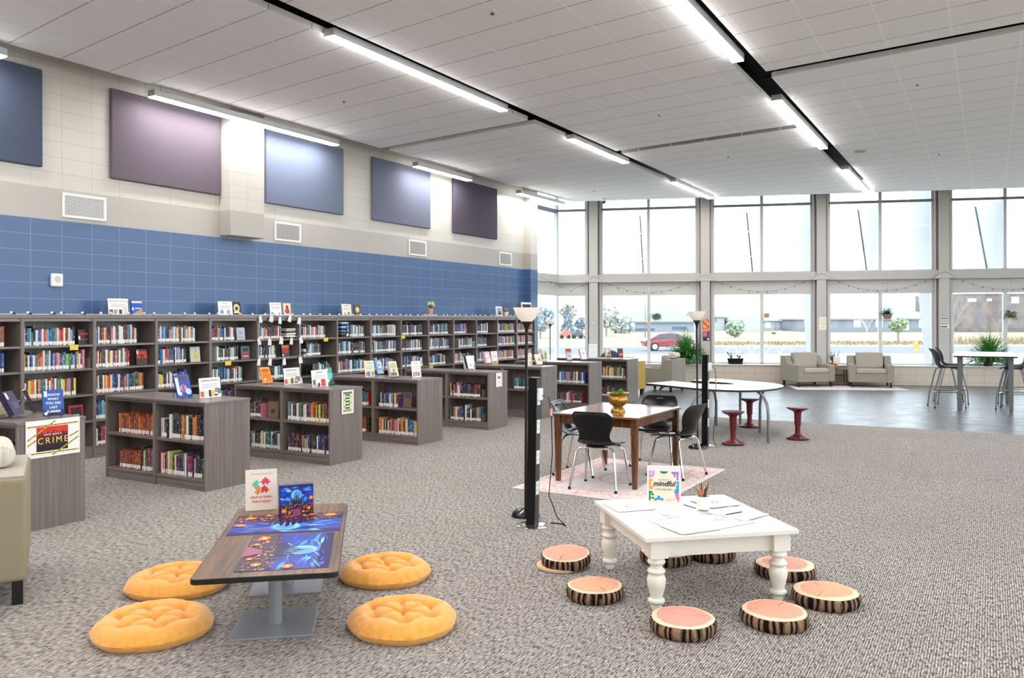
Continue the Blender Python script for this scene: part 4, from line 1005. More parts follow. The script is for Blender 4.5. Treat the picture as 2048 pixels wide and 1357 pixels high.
def pouf(label, loc, rz, r, seed):
    Rr = random.Random(seed)
    t = thing('floor_cushion', label, 'cushion', (*loc, 0), rz, 'mustard tufted floor cushions')
    N, K = 96, 26
    tuf = [(.23 * r * 2 * (i - .5 * (j % 2)), .30 * r * 2 * (j - 1) * .95) for j in range(3) for i in ((-.5, .5) if j != 1 else (-.5, .5, 1.5))]
    tuf = [(-.10, .145), (.10, .145), (-.195, 0), (0, .0), (.195, 0), (-.10, -.145), (.10, -.145)]
    tuf = [(a * r / .31, b * r / .31) for a, b in tuf]
    vs = []; H = .108
    def top(x, y, q):
        e = math.hypot(x, y) / r
        z = H * (1 - max(0, (e - .70) / .30) ** 2.4 * .52)
        for a, b in tuf:
            d2 = (x - a) ** 2 + (y - b) ** 2
            z -= .036 * math.exp(-d2 / (.0009)) + .014 * math.exp(-d2 / .004)
        # folds running between neighbouring tufts
        for i in range(len(tuf)):
            for j in range(i):
                ax, ay = tuf[i]; bx, by = tuf[j]; L = math.hypot(ax - bx, ay - by)
                if L < r * .78:
                    s_ = max(0, min(1, ((x - ax) * (bx - ax) + (y - ay) * (by - ay)) / L ** 2))
                    d = math.hypot(x - ax - s_ * (bx - ax), y - ay - s_ * (by - ay))
                    z -= .020 * math.exp(-d * d / .00018)
        z += .006 * noise.noise((x * 9, y * 9, seed))
        return z
    fs = []
    for k in range(K + 1):
        f = k / K
        for i in range(N):
            a = 2 * pi * i / N
            wob = 1 + .015 * sin(3 * a + seed) + .012 * sin(7 * a + seed * 2) + .006 * sin(19 * a)
            rr = r * f * wob
            x, y = rr * cos(a), rr * sin(a)
            z = top(x / wob, y / wob, 0)
            if f > .75: z += .004 * sin(24 * a + seed) * (f - .75) / .25
            vs.append((x, y, z))
    for k in range(K):
        for i in range(N):
            j = (i + 1) % N; fs.append((k * N + i, k * N + j, (k + 1) * N + j, (k + 1) * N + i))
    base = len(vs)
    for q, (ff, zz) in enumerate(((1.02, .045 - .003), (1.0, .02), (.93, .0))):
        for i in range(N):
            a = 2 * pi * i / N; wob = 1 + .015 * sin(3 * a + seed) + .012 * sin(7 * a + seed * 2)
            vs.append((r * ff * wob * cos(a), r * ff * wob * sin(a), zz))
        o0 = K * N + q * N
        for i in range(N):
            j = (i + 1) % N; fs.append((o0 + i, o0 + j, o0 + N + j, o0 + N + i))
    m = MB(); m.add(vs, fs); o = m.build('cover', VELVET, t, smooth=True); o.data.shade_smooth()
    mb_ = MB()
    for a, b in tuf: mb_.ball((a, b, top(a, b, 0) + .001), .008, 8, 5, .5)
    mb_.build('tuft_buttons', VELVET, t, smooth=True)
pouf('mustard floor cushion at front left of the puzzle table', (-4.06, 2.95), .5, .315, 1)
pouf('mustard floor cushion partly under left edge of puzzle table', (-4.60, 3.53), .2, .315, 2)
pouf('mustard floor cushion right of the table, farther one', (-3.56, 4.38), .3, .30, 3)
pouf('mustard floor cushion right of the table, nearer one', (-2.90, 3.72), 0.1, .305, 4)

# ================================================================ WHITE COLORING TABLE
WT = (-1.735, 5.30); WAN = radians(41.5)
t = thing('coloring_table', 'low white worn table with turned legs and paper-covered top', 'table', (*WT, 0), WAN)
MB().box(-.505, -.535, .43, .49, .50, .458).build('tabletop', WHITEP, t, bevel=.004)
MB().box(-.495, -.525, .457, .48, .49, .4595).build('top_surface', WHITETOP, t)
LG = [(-.42, .40), (-.40, -.44), (.40, -.44), (.39, .40)]
m = MB()
for (a, b), (c, d) in zip(LG, LG[1:] + LG[:1]):
    dx, dy = c - a, d - b; L = math.hypot(dx, dy); ux, uy = dx / L, dy / L; nx, ny = uy * .012, -ux * .012
    for z0, z1, wq in ((.325, .43, 1), (.318, .333, 1.5)):
        m.prism([(a + nx * wq, b + ny * wq), (c + nx * wq, d + ny * wq), (c - nx * wq, d - ny * wq), (a - nx * wq, b - ny * wq)], z0, z1)
m.build('apron', WHITEP, t, bevel=.002)
prof = [(.03, 0), (.034, .012), (.03, .03), (.045, .04), (.052, .05), (.05, .062), (.036, .07), (.036, .078), (.046, .11), (.055, .15), (.058, .18), (.05, .205), (.04, .212), (.05, .22), (.056, .232), (.05, .244), (.037, .252), (.036, .266), (.05, .278), (.055, .288), (.05, .300), (.045, .306), (.05, .312), (.05, .32)]
for a, b in LG:
    MB().lathe(prof, 28, (a, b)).box(a - .055, b - .055, .318, a + .055, b + .055, .43).build('leg', WHITEP, t, smooth=True)
def wl(x, y, z=.4597): return (WT[0] + x * cos(WAN) - y * sin(WAN), WT[1] + x * sin(WAN) + y * cos(WAN), z)
Rc = random.Random(3)
NPG = [0]
def colpage(label, x, y, rz, wd, ht, kind):
    NPG[0] += 1
    t = thing('coloring_page', label, 'paper', wl(x, y, .4597 + .0011 * NPG[0]), WAN + rz, 'colouring pages on the white table')
    MB().box(-wd / 2, -ht / 2, 0, wd / 2, ht / 2, .0005).build('sheet', PAPER, t)
    m = MB(); ms = []; idx = {}
    shapes = []
    if kind == 'mandala':
        for k in range(60):
            a = Rc.uniform(0, 6.28); r = Rc.uniform(.01, min(wd, ht) * .42)
            c = ((190, 196, 232), (244, 200, 188), (214, 214, 220), (170, 176, 226), (240, 176, 160), (220, 226, 236))[k % 6]
            if r < .06: c = ((150, 158, 222), (240, 170, 150))[cos(a) > 0]
            shapes.append((circ(r * cos(a), r * sin(a), Rc.uniform(.004, .011), 7), c))
        for rr in (.06, .1, .14):
            if rr < min(wd, ht) / 2: shapes.append(('ring', rr, (190, 190, 204)))
    else:
        for k in range(170):
            a, b = Rc.uniform(-.46, .46) * wd, Rc.uniform(-.46, .46) * ht; L = Rc.uniform(.003, .010); q = Rc.uniform(0, 3.14)
            c = ((176, 176, 180), (200, 200, 204), (226, 206, 190), (196, 206, 226), (150, 150, 156))[k % 5]
            shapes.append(([(a - L * cos(q), b - L * sin(q)), (a + .001, b - .001), (a + L * cos(q), b + L * sin(q)), (a - .001, b + .001)], c))
    for k, s in enumerate(shapes):
        c = s[-1]
        if c not in idx: idx[c] = len(ms); ms.append(flat(c))
        m.cur = idx[c]; z = .00056 + .000003 * k
        if s[0] == 'ring':
            for i in range(40):
                a0, a1 = 2 * pi * i / 40, 2 * pi * (i + 1) / 40
                m.add([(s[1] * cos(a0), s[1] * sin(a0), z), (s[1] * cos(a1), s[1] * sin(a1), z), ((s[1] + .0025) * cos(a1), (s[1] + .0025) * sin(a1), z), ((s[1] + .0025) * cos(a0), (s[1] + .0025) * sin(a0), z)], [(0, 1, 2, 3)])
        else: m.add([(x, y, z) for x, y in s[0]], [tuple(range(len(s[0])))])
    m.build('drawing', ms, t)
colpage('circle colouring page in front of the mindful sign', -.17, -.08, .2, .34, .30, 'mandala')
colpage('round coloured page at middle front of white table', .12, -.24, .35, .30, .30, 'mandala')
colpage('faint circle page at left corner of white table', -.33, .26, .1, .28, .28, 'mandala')
colpage('scribbled grey page near the front corner of white table', -.15, -.37, .25, .30, .24, 'scribble')
colpage('pale coloured page by the lying pencil at the right', .30, -.10, .5, .28, .30, 'scribble')
colpage('page with blue doodles behind the pencil cup', .30, .24, .2, .26, .28, 'mandala')
t, card = card_sign('acrylic mindful coloring table sign with bright cut-out shapes', (*wl(-.13, .115)[:2], .4665), WAN + radians(-20.8), .225, .29, None, None,
    [(rect(-.108, .03, .108, .285), (232, 228, 230)), (rect(-.1, .035, .1, .255), (236, 228, 208)),
     ([(-.03, .252), (.03, .252), (.02, .24), (0, .234), (-.02, .24)], (30, 130, 80)),
     ([(-.1, .255), (-.06, .255), (-.064, .22), (-.075, .212), (-.1, .205)], (206, 150, 216)), (rect(-.088, .225, -.085, .255), (236, 228, 208)), (rect(-.076, .228, -.073, .255), (236, 228, 208)),
     (rect(.055, .235, .1, .25), (180, 100, 200)), (circ(.058, .242, .008), (180, 100, 200)), (rect(.066, .215, .078, .24), (180, 100, 200)), (rect(.085, .2, .097, .24), (180, 100, 200)), (circ(.091, .2, .006), (180, 100, 200)),
     (rect(-.1, .13, -.085, .2), (228, 170, 60)), (circ(-.086, .19, .01), (228, 170, 60)), (circ(-.082, .14, .012), (228, 170, 60)),
     (rect(.088, .11, .1, .19), (40, 160, 206)), (circ(.086, .122, .016), (40, 160, 206)), (rect(.07, .105, .1, .12), (40, 160, 206)), (circ(.09, .15, .01), (40, 160, 206)), (circ(.094, .175, .008), (40, 160, 206)),
     (rect(-.1, .055, -.088, .12), (30, 140, 70)), (circ(-.082, .11, .008), (30, 140, 70)), (circ(-.074, .095, .008), (30, 140, 70)), (circ(-.072, .072, .008), (30, 140, 70)), (rect(-.09, .07, -.074, .078), (30, 140, 70)), (rect(-.09, .092, -.074, .1), (30, 140, 70)),
     (circ(-.035, .078, .011), (40, 160, 214)), (circ(-.055, .062, .010), (40, 160, 214)), (circ(-.012, .064, .010), (40, 160, 214)), (rect(-.05, .06, -.018, .072), (40, 160, 214)),
     (circ(.088, .094, .014), (232, 110, 160)), (circ(.092, .074, .012), (232, 110, 160)), (rect(.092, .05, .1, .1), (232, 110, 160))]
    + [(circ(.02 + .015 * i, .058 + .004 * (i % 2), .005, 8, 2), (236, 186, 200)) for i in range(4)], paper=PAPER, tilt=.08)
text(card, 'mindful', .05, .0, .168, flat((40, 30, 34)), y=-.0042, shear=.3, bold=.0008)
text(card, 'coloring table', .021, .0, .132, flat((150, 142, 132)), y=-.0042)
text(card, 'welcome to the', .012, 0, .196, flat((160, 152, 142)), y=-.0042)
t = thing('pencil_cup', 'white cup full of coloured pencils on white table', 'cup', wl(.128, .06, .4665))
MB().lathe([(.036, 0), (.042, .003), (.044, .088), (.040, .088), (.038, .006)], 24).build('cup', WHITE, t, smooth=True)
PCOL = [(30, 44, 100), (206, 50, 44), (226, 120, 44), (240, 236, 226), (30, 120, 70), (20, 24, 50), (236, 200, 90), (190, 40, 60), (90, 60, 40), (240, 170, 150), (30, 90, 160), (60, 60, 64), (220, 90, 110), (230, 110, 40), (150, 120, 90)]
for k in range(24):
    a = 2 * pi * k / 24 * 2.4 + .3; rr = .012 + .022 * ((k * 7) % 5) / 4; L = .15 + .025 * ((k * 5) % 4) / 3
    p = thing('pencil', '%s pencil among those standing in the white cup' % ('navy', 'red', 'orange', 'white', 'green', 'dark', 'yellow', 'crimson', 'brown', 'peach', 'blue', 'grey', 'pink', 'bright orange', 'wood coloured')[k % 15], 'pencil', wl(.128, .06, .4665), 0, 'pencils in the white cup')
    b0 = Vector((rr * .5 * cos(a + 2.5), rr * .5 * sin(a + 2.5), .008)); tip = Vector((rr * 2.0 * cos(a), rr * 2.0 * sin(a), L)); mid = b0.lerp(tip, .9)
    MB().tube([b0, mid], .0037, 6).build('shaft', flat(PCOL[k % 15], .4), p)
    MB().tube([mid, tip], [.0037, .0006], 6).build('point', flat((222, 190, 150) if k % 3 == 1 else PCOL[k % 15]), p)
def lying(label, a, b, c):
    p = thing('pencil', label, 'pencil', wl(*a, .4705)); d = Vector(wl(*b, .4705)) - Vector(wl(*a, .4705))
    MB().tube([(0, 0, 0), d * .92], .0038, 6).build('shaft', flat(c, .4), p); MB().tube([d * .92, d], [.0038, .0006], 6).build('point', flat((222, 190, 150)), p)
lying('dark blue pencil lying right of the white cup', (.20, -.135), (.35, -.08), (30, 50, 110))
lying('dark pencil lying between mindful sign and white cup', (.045, .192), (.085, .06), (34, 30, 60))
# log slice cushions
def log_material(seed, tone):
    g = NG('log_top_%d' % seed, .8, .2)
    d = g.m_('SQRT', g.m_('ADD', g.m_('POWER', g.x, 2), g.m_('POWER', g.y, 2)))
    wv = g.m_('MULTIPLY', g.noise(7, 2), .05); dd = g.m_('ADD', d, wv)
    ringv = g.rng(g.m_('SINE', g.m_('MULTIPLY', dd, 420)), .6, 1, 0, .75)
    c1 = tone; rim = (238, 210, 180)
    col = g.mix(ringv, c1, (206, 128, 106)); col = g.mix(g.rng(dd, .176, .182), col, rim)
    ang = g.m_('ARCTAN2', g.y, g.x)
    ck = g.m_('MULTIPLY', g.m_('LESS_THAN', g.m_('ABSOLUTE', g.m_('SUBTRACT', ang, .6)), .012), g.m_('LESS_THAN', g.m_('ABSOLUTE', g.m_('SUBTRACT', d, .1)), .06))
    ck2 = g.m_('MULTIPLY', g.m_('LESS_THAN', g.m_('ABSOLUTE', g.m_('ADD', ang, 1.7)), .02), g.m_('LESS_THAN', g.m_('ABSOLUTE', g.m_('SUBTRACT', d, .09)), .045))
    col = g.mix(g.m_('MAXIMUM', ck, ck2), col, (150, 54, 46))
    g.color(col); return g.m
g = NG('log_bark', .9, .15)
ang = g.m_('ARCTAN2', g.y, g.x)
n1 = g.m_('SINE', g.m_('ADD', g.m_('MULTIPLY', ang, 26), g.m_('MULTIPLY', g.noise((16, 16, 3), 3), 14)))
v = g.rng(g.m_('ADD', g.m_('MULTIPLY', n1, .8), g.m_('MULTIPLY', g.noise(90, 4), 1.3)), 0.15, 1.7)
g.color(g.mix(v, (24, 16, 13), (166, 132, 108))); BARK = g.m
TONES = [log_material(0, (236, 170, 146)), log_material(1, (238, 176, 144)), log_material(2, (232, 164, 148))]
def logc(label, x, y, rz, r, k, tilt=0, z=0, h=.075):
    t = thing('log_cushion', label, 'cushion', (x, y, z), rz, 'log slice floor cushions')
    t.rotation_euler = (tilt, 0, rz)
    N = 48; m = MB(); prof = [(.90, 0.0), (.97, .012), (1.0, .03), (1.0, h - .022), (.975, h - .006), (.94, h)]
    vs = []
    for f, zz in prof:
        for i in range(N):
            a = 2 * pi * i / N; wob = 1 + .02 * sin(2 * a + k) + .015 * sin(5 * a + 2 * k) + .008 * sin(16 * a)
            vs.append((r * f * wob * cos(a), r * f * wob * sin(a), zz))
    fs = [tuple(range(N))[::-1]] + [(q * N + i, q * N + (i + 1) % N, (q + 1) * N + (i + 1) % N, (q + 1) * N + i) for q in range(len(prof) - 1) for i in range(N)]
    m.add(vs, fs); m.build('bark_side', BARK, t, smooth=True)
    tp = []
    for f, zz in ((.94, h), (.85, h + .006), (.5, h + .012)):
        for i in range(N):
            a = 2 * pi * i / N; wob = 1 + .02 * sin(2 * a + k) + .015 * sin(5 * a + 2 * k) + .008 * sin(16 * a)
            tp.append((r * f * wob * cos(a), r * f * wob * sin(a), zz))
    tp.append((0, 0, h + .013)); c = len(tp) - 1
    fs = [(q * N + i, q * N + (i + 1) % N, (q + 1) * N + (i + 1) % N, (q + 1) * N + i) for q in range(2) for i in range(N)] + [(2 * N + i, 2 * N + (i + 1) % N, c) for i in range(N)]
    MB().add(tp, fs).build('wood_top', TONES[k % 3], t, smooth=True)
logc('log slice cushion tilted on a pale disc, leftmost of its ring', -2.60, 5.20, .3, .175, 0, .10, .022)
tag(MB().lathe([(.15, 0), (.165, .006), (.165, .02), (.15, .024)], 36, (-2.63, 5.17)).build('pale_disc', mat('pale_wood', (222, 186, 150), .8), smooth=True), 'thin pale disc sticking out under the leftmost log cushion', 'cushion')
logc('log slice cushion left of the front white table leg', -2.155, 4.72, 1.0, .182, 1)
logc('log slice cushion nearest the camera, in front of table leg', -1.495, 4.455, 2.2, .19, 2)
logc('log slice cushion second from the right along the front', -1.075, 4.825, 3.1, .192, 3)
logc('rightmost log slice cushion by the white table', -.88, 5.33, 4.0, .2, 4)
logc('log slice cushion behind the right leg of white table', -1.215, 5.78, 5.0, .2, 5)
logc('log slice cushion half hidden behind front corner of the white table', -2.03, 5.68, .8, .19, 6)
logc('log slice cushion under far corner of white table', -1.765, 5.92, 1.7, .17, 7)

# ================================================================ POWER COLUMNS AND FLOOR LAMPS
def power_column(label, x, y, rz, lean, plugged):
    t = thing('power_column', label, 'power column', (x, y, 0), rz, 'black power columns'); t.rotation_euler = (0, lean, rz)
    MB().lathe([(.001, 0), (.135, 0), (.135, .006), (.12, .010), (.001, .010)], 36).build('base_plate', CHROME, t, smooth=True)
    MB().box(-.04, -.04, .01, .04, .04, 1.262).build('column', BLACKP, t, bevel=.003)
    MB().box(.0405, -.034, .03, .042, .034, 1.12).box(.0405, -.036, 1.13, .043, .036, 1.25).build('face_strip', mat('charcoal_face', (58, 58, 60), .5), t)
    for z in (.27, .53, .79, 1.03):
        o = MB().box(.042, -.025, z, .045, .025, z + .115).build('outlet_plate', WHITE, t, bevel=.002)
        m = MB()
        for q in (.03, .075):
            for s in (-.009, .005): m.box(.0452, s, z + q, .0457, s + .004, z + q + .014)
        m.build('outlet_slots', mat('slot_dark', (70, 70, 74)), o)
    return t
pc1 = power_column('black power column with white outlets, nearer one beside floor lamp', -3.36, 6.09, radians(-2), radians(1.2), True)
power_column('black power column farther back beside curved activity table', -3.40, 11.10, radians(0), radians(.4), True)
def adapter(label, x, y, z, rz, pts, group):
    t = thing('charger_cable', label, 'charger', (x, y, z), rz, group)
    MB().box(0, -.03, -.05, .045, .03, .05).build('adapter_block', WHITE, t, bevel=.006)
    MB().tube(pts, .0045, 6).build('cord', BLACKP, t)
    MB().lathe([(.009, -.03), (.011, -.02), (.011, .02), (.009, .03)], 8, (pts[2][0], pts[2][1])).build('tag', mat('peach_tag', (226, 176, 150), .6), t, loc=(0, 0, pts[2][2]))
adapter('white adapter with black cord hanging from nearer power column', -3.313, 6.09, 1.12, 0, [(.05, 0, -.01), (.10, .02, -.02), (.12, .03, -.15), (.13, .03, -.5), (.10, .02, -.85), (.16, .06, -1.04), (.22, .1, -1.112), (.16, .16, -1.115), (.05, .14, -1.114)], 'adapters on the power columns')
adapter('white adapter with thin cord hanging from the farther power column', -3.356, 11.10, 1.10, 0, [(.05, 0, -.01), (.09, .02, -.02), (.10, .03, -.2), (.09, .03, -.6), (.05, .06, -1.0), (.07, .10, -1.096), (.01, .12, -1.096)], 'adapters on the power columns')
def torchiere(label, x, y, lean=0, h=1.73):
    t = thing('floor_lamp', label, 'floor lamp', (x, y, 0), 0, 'black torchiere floor lamps'); t.rotation_euler = (0, lean, 0)
    MB().lathe([(.125, 0), (.125, .012), (.11, .04), (.06, .062), (.02, .068)], 32).build('base', mat('gloss_black', (12, 12, 14), .15), t, smooth=True)
    MB().tube([(0, 0, .06), (0, 0, h - .09)], .0125, 12).build('pole', BLACKM, t, smooth=True)
    MB().lathe([(.014, h - .10), (.016, h - .07), (.03, h - .03), (.055, h), (.05, h + .004)], 24).build('neck', BLACKM, t, smooth=True)
    MB().lathe([(.045, h + .002), (.075, h + .03), (.10, h + .07), (.118, h + .12), (.122, h + .128), (.117, h + .128), (.095, h + .07), (.07, h + .034), (.04, h + .008)], 36).build('lamp_shade', SHADE, t, smooth=True)
torchiere('black torchiere floor lamp with white bowl, nearest, behind power column', -3.58, 6.36, .010)
torchiere('black torchiere floor lamp with white bowl by farther power column', -3.43, 10.86, -.004)
torchiere('thin dark floor lamp in the far corner by the windows', -10.15, 19.4, 0, 1.63)

# ================================================================ WOODEN TABLE, RUG, CHAIRS
g = NG('faded_pink_rug', .95, .1)
ex = g.m_('ABSOLUTE', g.x); ey = g.m_('ABSOLUTE', g.y)
fx = g.m_('SUBTRACT', .80, ex); fy = g.m_('SUBTRACT', 1.075, ey); fe = g.m_('MINIMUM', fx, fy)
n1 = g.noise(16, 4, rough=.7); n2 = g.noise(5, 3)
vo = g.nt.nodes.new('ShaderNodeTexVoronoi'); vo.inputs['Scale'].default_value = 9; vo.feature = 'DISTANCE_TO_EDGE'; g.nt.links.new(g.obj, vo.inputs[0])
mot = g.rng(vo.outputs[0], .02, .07, 1, 0)
bord = g.m_('MULTIPLY', g.m_('GREATER_THAN', fe, .06), g.m_('LESS_THAN', fe, .30))
ln = g.m_('MAXIMUM', g.m_('LESS_THAN', g.m_('ABSOLUTE', g.m_('SUBTRACT', fe, .07)), .008), g.m_('LESS_THAN', g.m_('ABSOLUTE', g.m_('SUBTRACT', fe, .30)), .010))
col = g.mix(g.rng(n2, .35, .65), (226, 214, 208), (206, 198, 200))
inside = g.mix(g.m_('MULTIPLY', mot, .4), col, (196, 172, 184))
bcol = g.mix(g.m_('MULTIPLY', mot, .8), (232, 214, 208), (214, 134, 142))
col = g.mix(bord, inside, bcol); col = g.mix(g.m_('MULTIPLY', ln, .7), col, (214, 140, 146))
rd = g.m_('SQRT', g.m_('ADD', g.m_('POWER', g.x, 2), g.m_('POWER', g.m_('MULTIPLY', g.y, .8), 2)))
col = g.mix(g.m_('MULTIPLY', g.m_('LESS_THAN', g.m_('ABSOLUTE', g.m_('SUBTRACT', rd, .26)), .012), .7), col, (196, 120, 136))
col = g.mix(g.rng(n1, .45, .7, 0, .55), col, (232, 226, 220))
g.color(col); RUG = g.m
o = MB().box(-.80, -1.075, 0, .80, 1.075, .007).build('rug', RUG, loc=(-3.475, 8.40, .0005), rot=(0, 0, radians(-1)), bevel=.002)
tag(o, 'faded pink patterned rug under the wooden table', 'rug')
t = thing('wooden_table', 'brown wooden square table with shiny top holding brass pot', 'table', (-3.575, 8.47, .0078), radians(-1.5))
MB().prism(rrect(-.50, -.64, .50, .64, .02, 3), .715, .738).build('tabletop', WOODTOP, t, bevel=.005, segs=3)
MB().box(-.45, -.59, .625, .45, -.565, .715).box(-.45, .565, .625, .45, .59, .715).box(-.45, -.565, .625, -.425, .565, .715).box(.425, -.565, .625, .45, .565, .715).build('apron', WOODLEG, t, bevel=.003)
for a in (-.445, .445):
    for b in (-.585, .585):
        MB().box(a - .033, b - .033, .545, a + .033, b + .033, .715).tbox((a, b), (.056, .056), .535, (a, b), (.056, .056), .546).tbox((a, b), (.044, .044), 0, (a, b), (.064, .064), .536).build('leg', WOODLEG, t, bevel=.003)
t = thing('brass_planter', 'brass footed planter with small green sprout on wooden table', 'planter', (-3.50, 8.28, .746))
MB().lathe([(.078, 0), (.08, .01), (.07, .03), (.052, .05), (.055, .062), (.085, .08), (.105, .11), (.108, .14), (.095, .165), (.088, .175), (.09, .185), (.118, .20), (.122, .206), (.112, .206), (.085, .187), (.08, .17)], 36, sx=1, sy=1).build('bowl', BRASS, t, smooth=True)
MB().lathe([(.001, .172), (.084, .172)], 20, caps=False).build('soil', SOIL, t)
m = MB(); Rr = random.Random(8)
for k in range(11):
    a = Rr.uniform(0, 6.28); L = Rr.uniform(.05, .09); x0, y0 = Rr.uniform(-.01, .01), Rr.uniform(-.01, .01)
    m.add([(x0 - .004 * sin(a), y0 + .004 * cos(a), .17), (x0 + .004 * sin(a), y0 - .004 * cos(a), .17), (x0 + L * .6 * cos(a) + .006 * sin(a), y0 + L * .6 * sin(a) - .006 * cos(a), .17 + L * .8), (x0 + L * cos(a), y0 + L * sin(a), .17 + L * .85), (x0 + L * .6 * cos(a) - .006 * sin(a), y0 + L * .6 * sin(a) + .006 * cos(a), .17 + L * .8)], [(0, 1, 2, 3, 4)])
m.build('sprout', LEAF, t)

def shell_mesh(lift=0.0):
    prof = [(.225, .435, .19, .0), (.215, .452, .212, .004), (.15, .455, .225, .012), (.05, .447, .228, .018), (-.06, .443, .222, .022), (-.13, .452, .205, .03), (-.175, .485, .178, .04),
            (-.198, .535, .162, .045), (-.212, .59, .172, .045), (-.226, .65, .205, .04), (-.24, .705, .226, .032), (-.258, .755, .222, .022), (-.278, .79, .20, .012), (-.30, .812, .17, .004)]
    N = 12; vs = []; fs = []
    for (y, z, w, curl) in prof:
        for i in range(N + 1):
            u = 2 * i / N - 1
            back = max(0, min(1, (z - .46) / .12))
            vs.append((w * u, y + curl * u * u * back, z + lift + curl * u * u * (1 - back) - .01 * (1 - u * u) * (1 - back)))
    for k in range(len(prof) - 1):
        for i in range(N):
            a = k * (N + 1) + i; fs.append((a, a + 1, a + N + 2, a + N + 1))
    m = MB(); m.add(vs, fs); return m
def make_chair(name, label, cat, mt, lift=0.0, group=None, tall=False):
    t = thing(name, label, cat, (0, 0, 0), 0, group)
    s = shell_mesh(lift).build('shell', mt, t, smooth=True); s.data.shade_smooth()
    so = s.modifiers.new('thick', 'SOLIDIFY'); so.thickness = .011; so.offset = 0
    sb = s.modifiers.new('sub', 'SUBSURF'); sb.levels = 1; sb.render_levels = 1
    MB().cbox(0, -.255, .772 + lift, .085, .03, .016).build('hand_slot', mat('slot_grey', (70, 66, 64), .5), t, bevel=.004, rot=(0, 0, 0))
    zs = .425 + lift
    for sx in (-1, 1):
        for fy, sy in ((-.13, -1), (.13, 1)):
            if not tall:
                pts = [(0, fy, zs), (sx * .15, fy, zs), (sx * .185, fy + sy * .008, zs - .015), (sx * .205, fy + sy * .02, zs - .05), (sx * .25, fy + sy * .10, .01)]
            else:
                pts = [(0, fy, zs), (sx * .16, fy, zs), (sx * .19, fy + sy * .01, zs - .02), (sx * .20, fy + sy * .03, zs - .07), (sx * .235, fy + sy * .13, .25), (sx * .24, fy + sy * (.14 if sy > 0 else .155), .01)]
            MB().tube(pts, .0125, 8).build('leg', CHROME if not tall else GREYTUBE, t, smooth=True)
            e = pts[-1]
            MB().lathe([(.015, .0), (.016, .02), (.013, .028)], 10, (e[0], e[1])).build('foot_cap', BLACKP, t)
    MB().cbox(0, 0, zs + .008, .06, .30, .012).cbox(0, -.13, zs + .012, .2, .03, .012).cbox(0, .13, zs + .012, .2, .03, .012).build('seat_bracket', BLACKM, t)
    if tall:
        m = MB()
        for sy in (-1, 1): m.tube([(-.225, sy * .235, .31), (.225, sy * .235, .31)], .008, 6)
        for sx in (-1, 1): m.tube([(sx * .228, -.235, .31), (sx * .228, .235, .31)], .008, 6)
        m.build('foot_rail', CHROME, t)
    return t
G = 'black shell chairs around the wooden table'
c0 = make_chair('shell_chair', 'black shell chair with its back to camera, in front of wooden table', 'chair', BLACKP, group=G)
c0.location = (-3.50, 7.80, .0078); c0.rotation_euler = (0, 0, radians(4))
dup(c0, (-3.03, 8.83, .0078), radians(78), 'black shell chair at the right side of wooden table, in profile')
dup(c0, (-4.03, 8.42, .0078), radians(-82), 'black shell chair at the left side of wooden table')
dup(c0, (-3.46, 9.32, .0078), radians(187), 'black shell chair on the far side of wooden table')
# pale game controller lying on the right chair
t = thing('game_controller', 'small white and grey gadget lying on right black chair seat', 'gadget', (-3.12, 8.78, .465), .4)
MB().box(-.09, -.022, 0, .09, .022, .02).build('body', WHITE, t, bevel=.009)
MB().box(-.02, -.018, .02, .02, .018, .026).build('button_pad', INK, t)

# ================================================================ CURVED ACTIVITY TABLE AND RED STOOLS
def spline(pts, n=8):
    out = []
    for i in range(len(pts) - 1):
        p0, p1, p2, p3 = (Vector(pts[max(i - 1, 0)]), Vector(pts[i]), Vector(pts[i + 1]), Vector(pts[min(i + 2, len(pts) - 1)]))
        for k in range(n):
            q = k / n
            out.append(tuple(.5 * ((2 * p1) + (p2 - p0) * q + (2 * p0 - 5 * p1 + 4 * p2 - p3) * q * q + (3 * p1 - p0 - 3 * p2 + p3) * q ** 3)))
    out.append(pts[-1]); return out
outer = spline([(-4.79, 12.49), (-4.40, 12.28), (-4.06, 12.09), (-3.73, 11.92), (-3.41, 11.85), (-3.12, 11.90), (-2.88, 12.10), (-2.74, 12.55), (-2.74, 12.97), (-2.88, 13.30), (-3.10, 13.54), (-3.45, 13.74), (-3.93, 13.97), (-4.26, 14.04)])
inner = spline([(-4.34, 13.40), (-4.02, 13.33), (-3.68, 13.20), (-3.52, 13.06), (-3.54, 12.92), (-3.72, 12.84), (-4.06, 12.84), (-4.57, 13.16)])
t = thing('activity_table', 'white-topped curved activity table with dark edge on bent grey legs', 'table', (0, 0, 0))
bo = outer + inner
def tri_prism(m, poly, z0, z1):
    n = len(poly)
    from mathutils.geometry import tessellate_polygon
    tr = tessellate_polygon([[Vector((x, y, 0)) for x, y in poly]])
    vs = [(x, y, z0) for x, y in poly] + [(x, y, z1) for x, y in poly]
    return m.add(vs, [tuple(f)[::-1] for f in tr] + [tuple(i + n for i in f) for f in tr] + [(i, (i + 1) % n, n + (i + 1) % n, n + i) for i in range(n)])
tri_prism(MB(), bo, .69, .719).build('dark_edge', mat('navy_edge', (30, 32, 40), .5), t)
tri_prism(MB(), bo, .7185, .7205).build('tabletop', mat('pale_laminate', (232, 226, 214), .25, 0, .5), t)
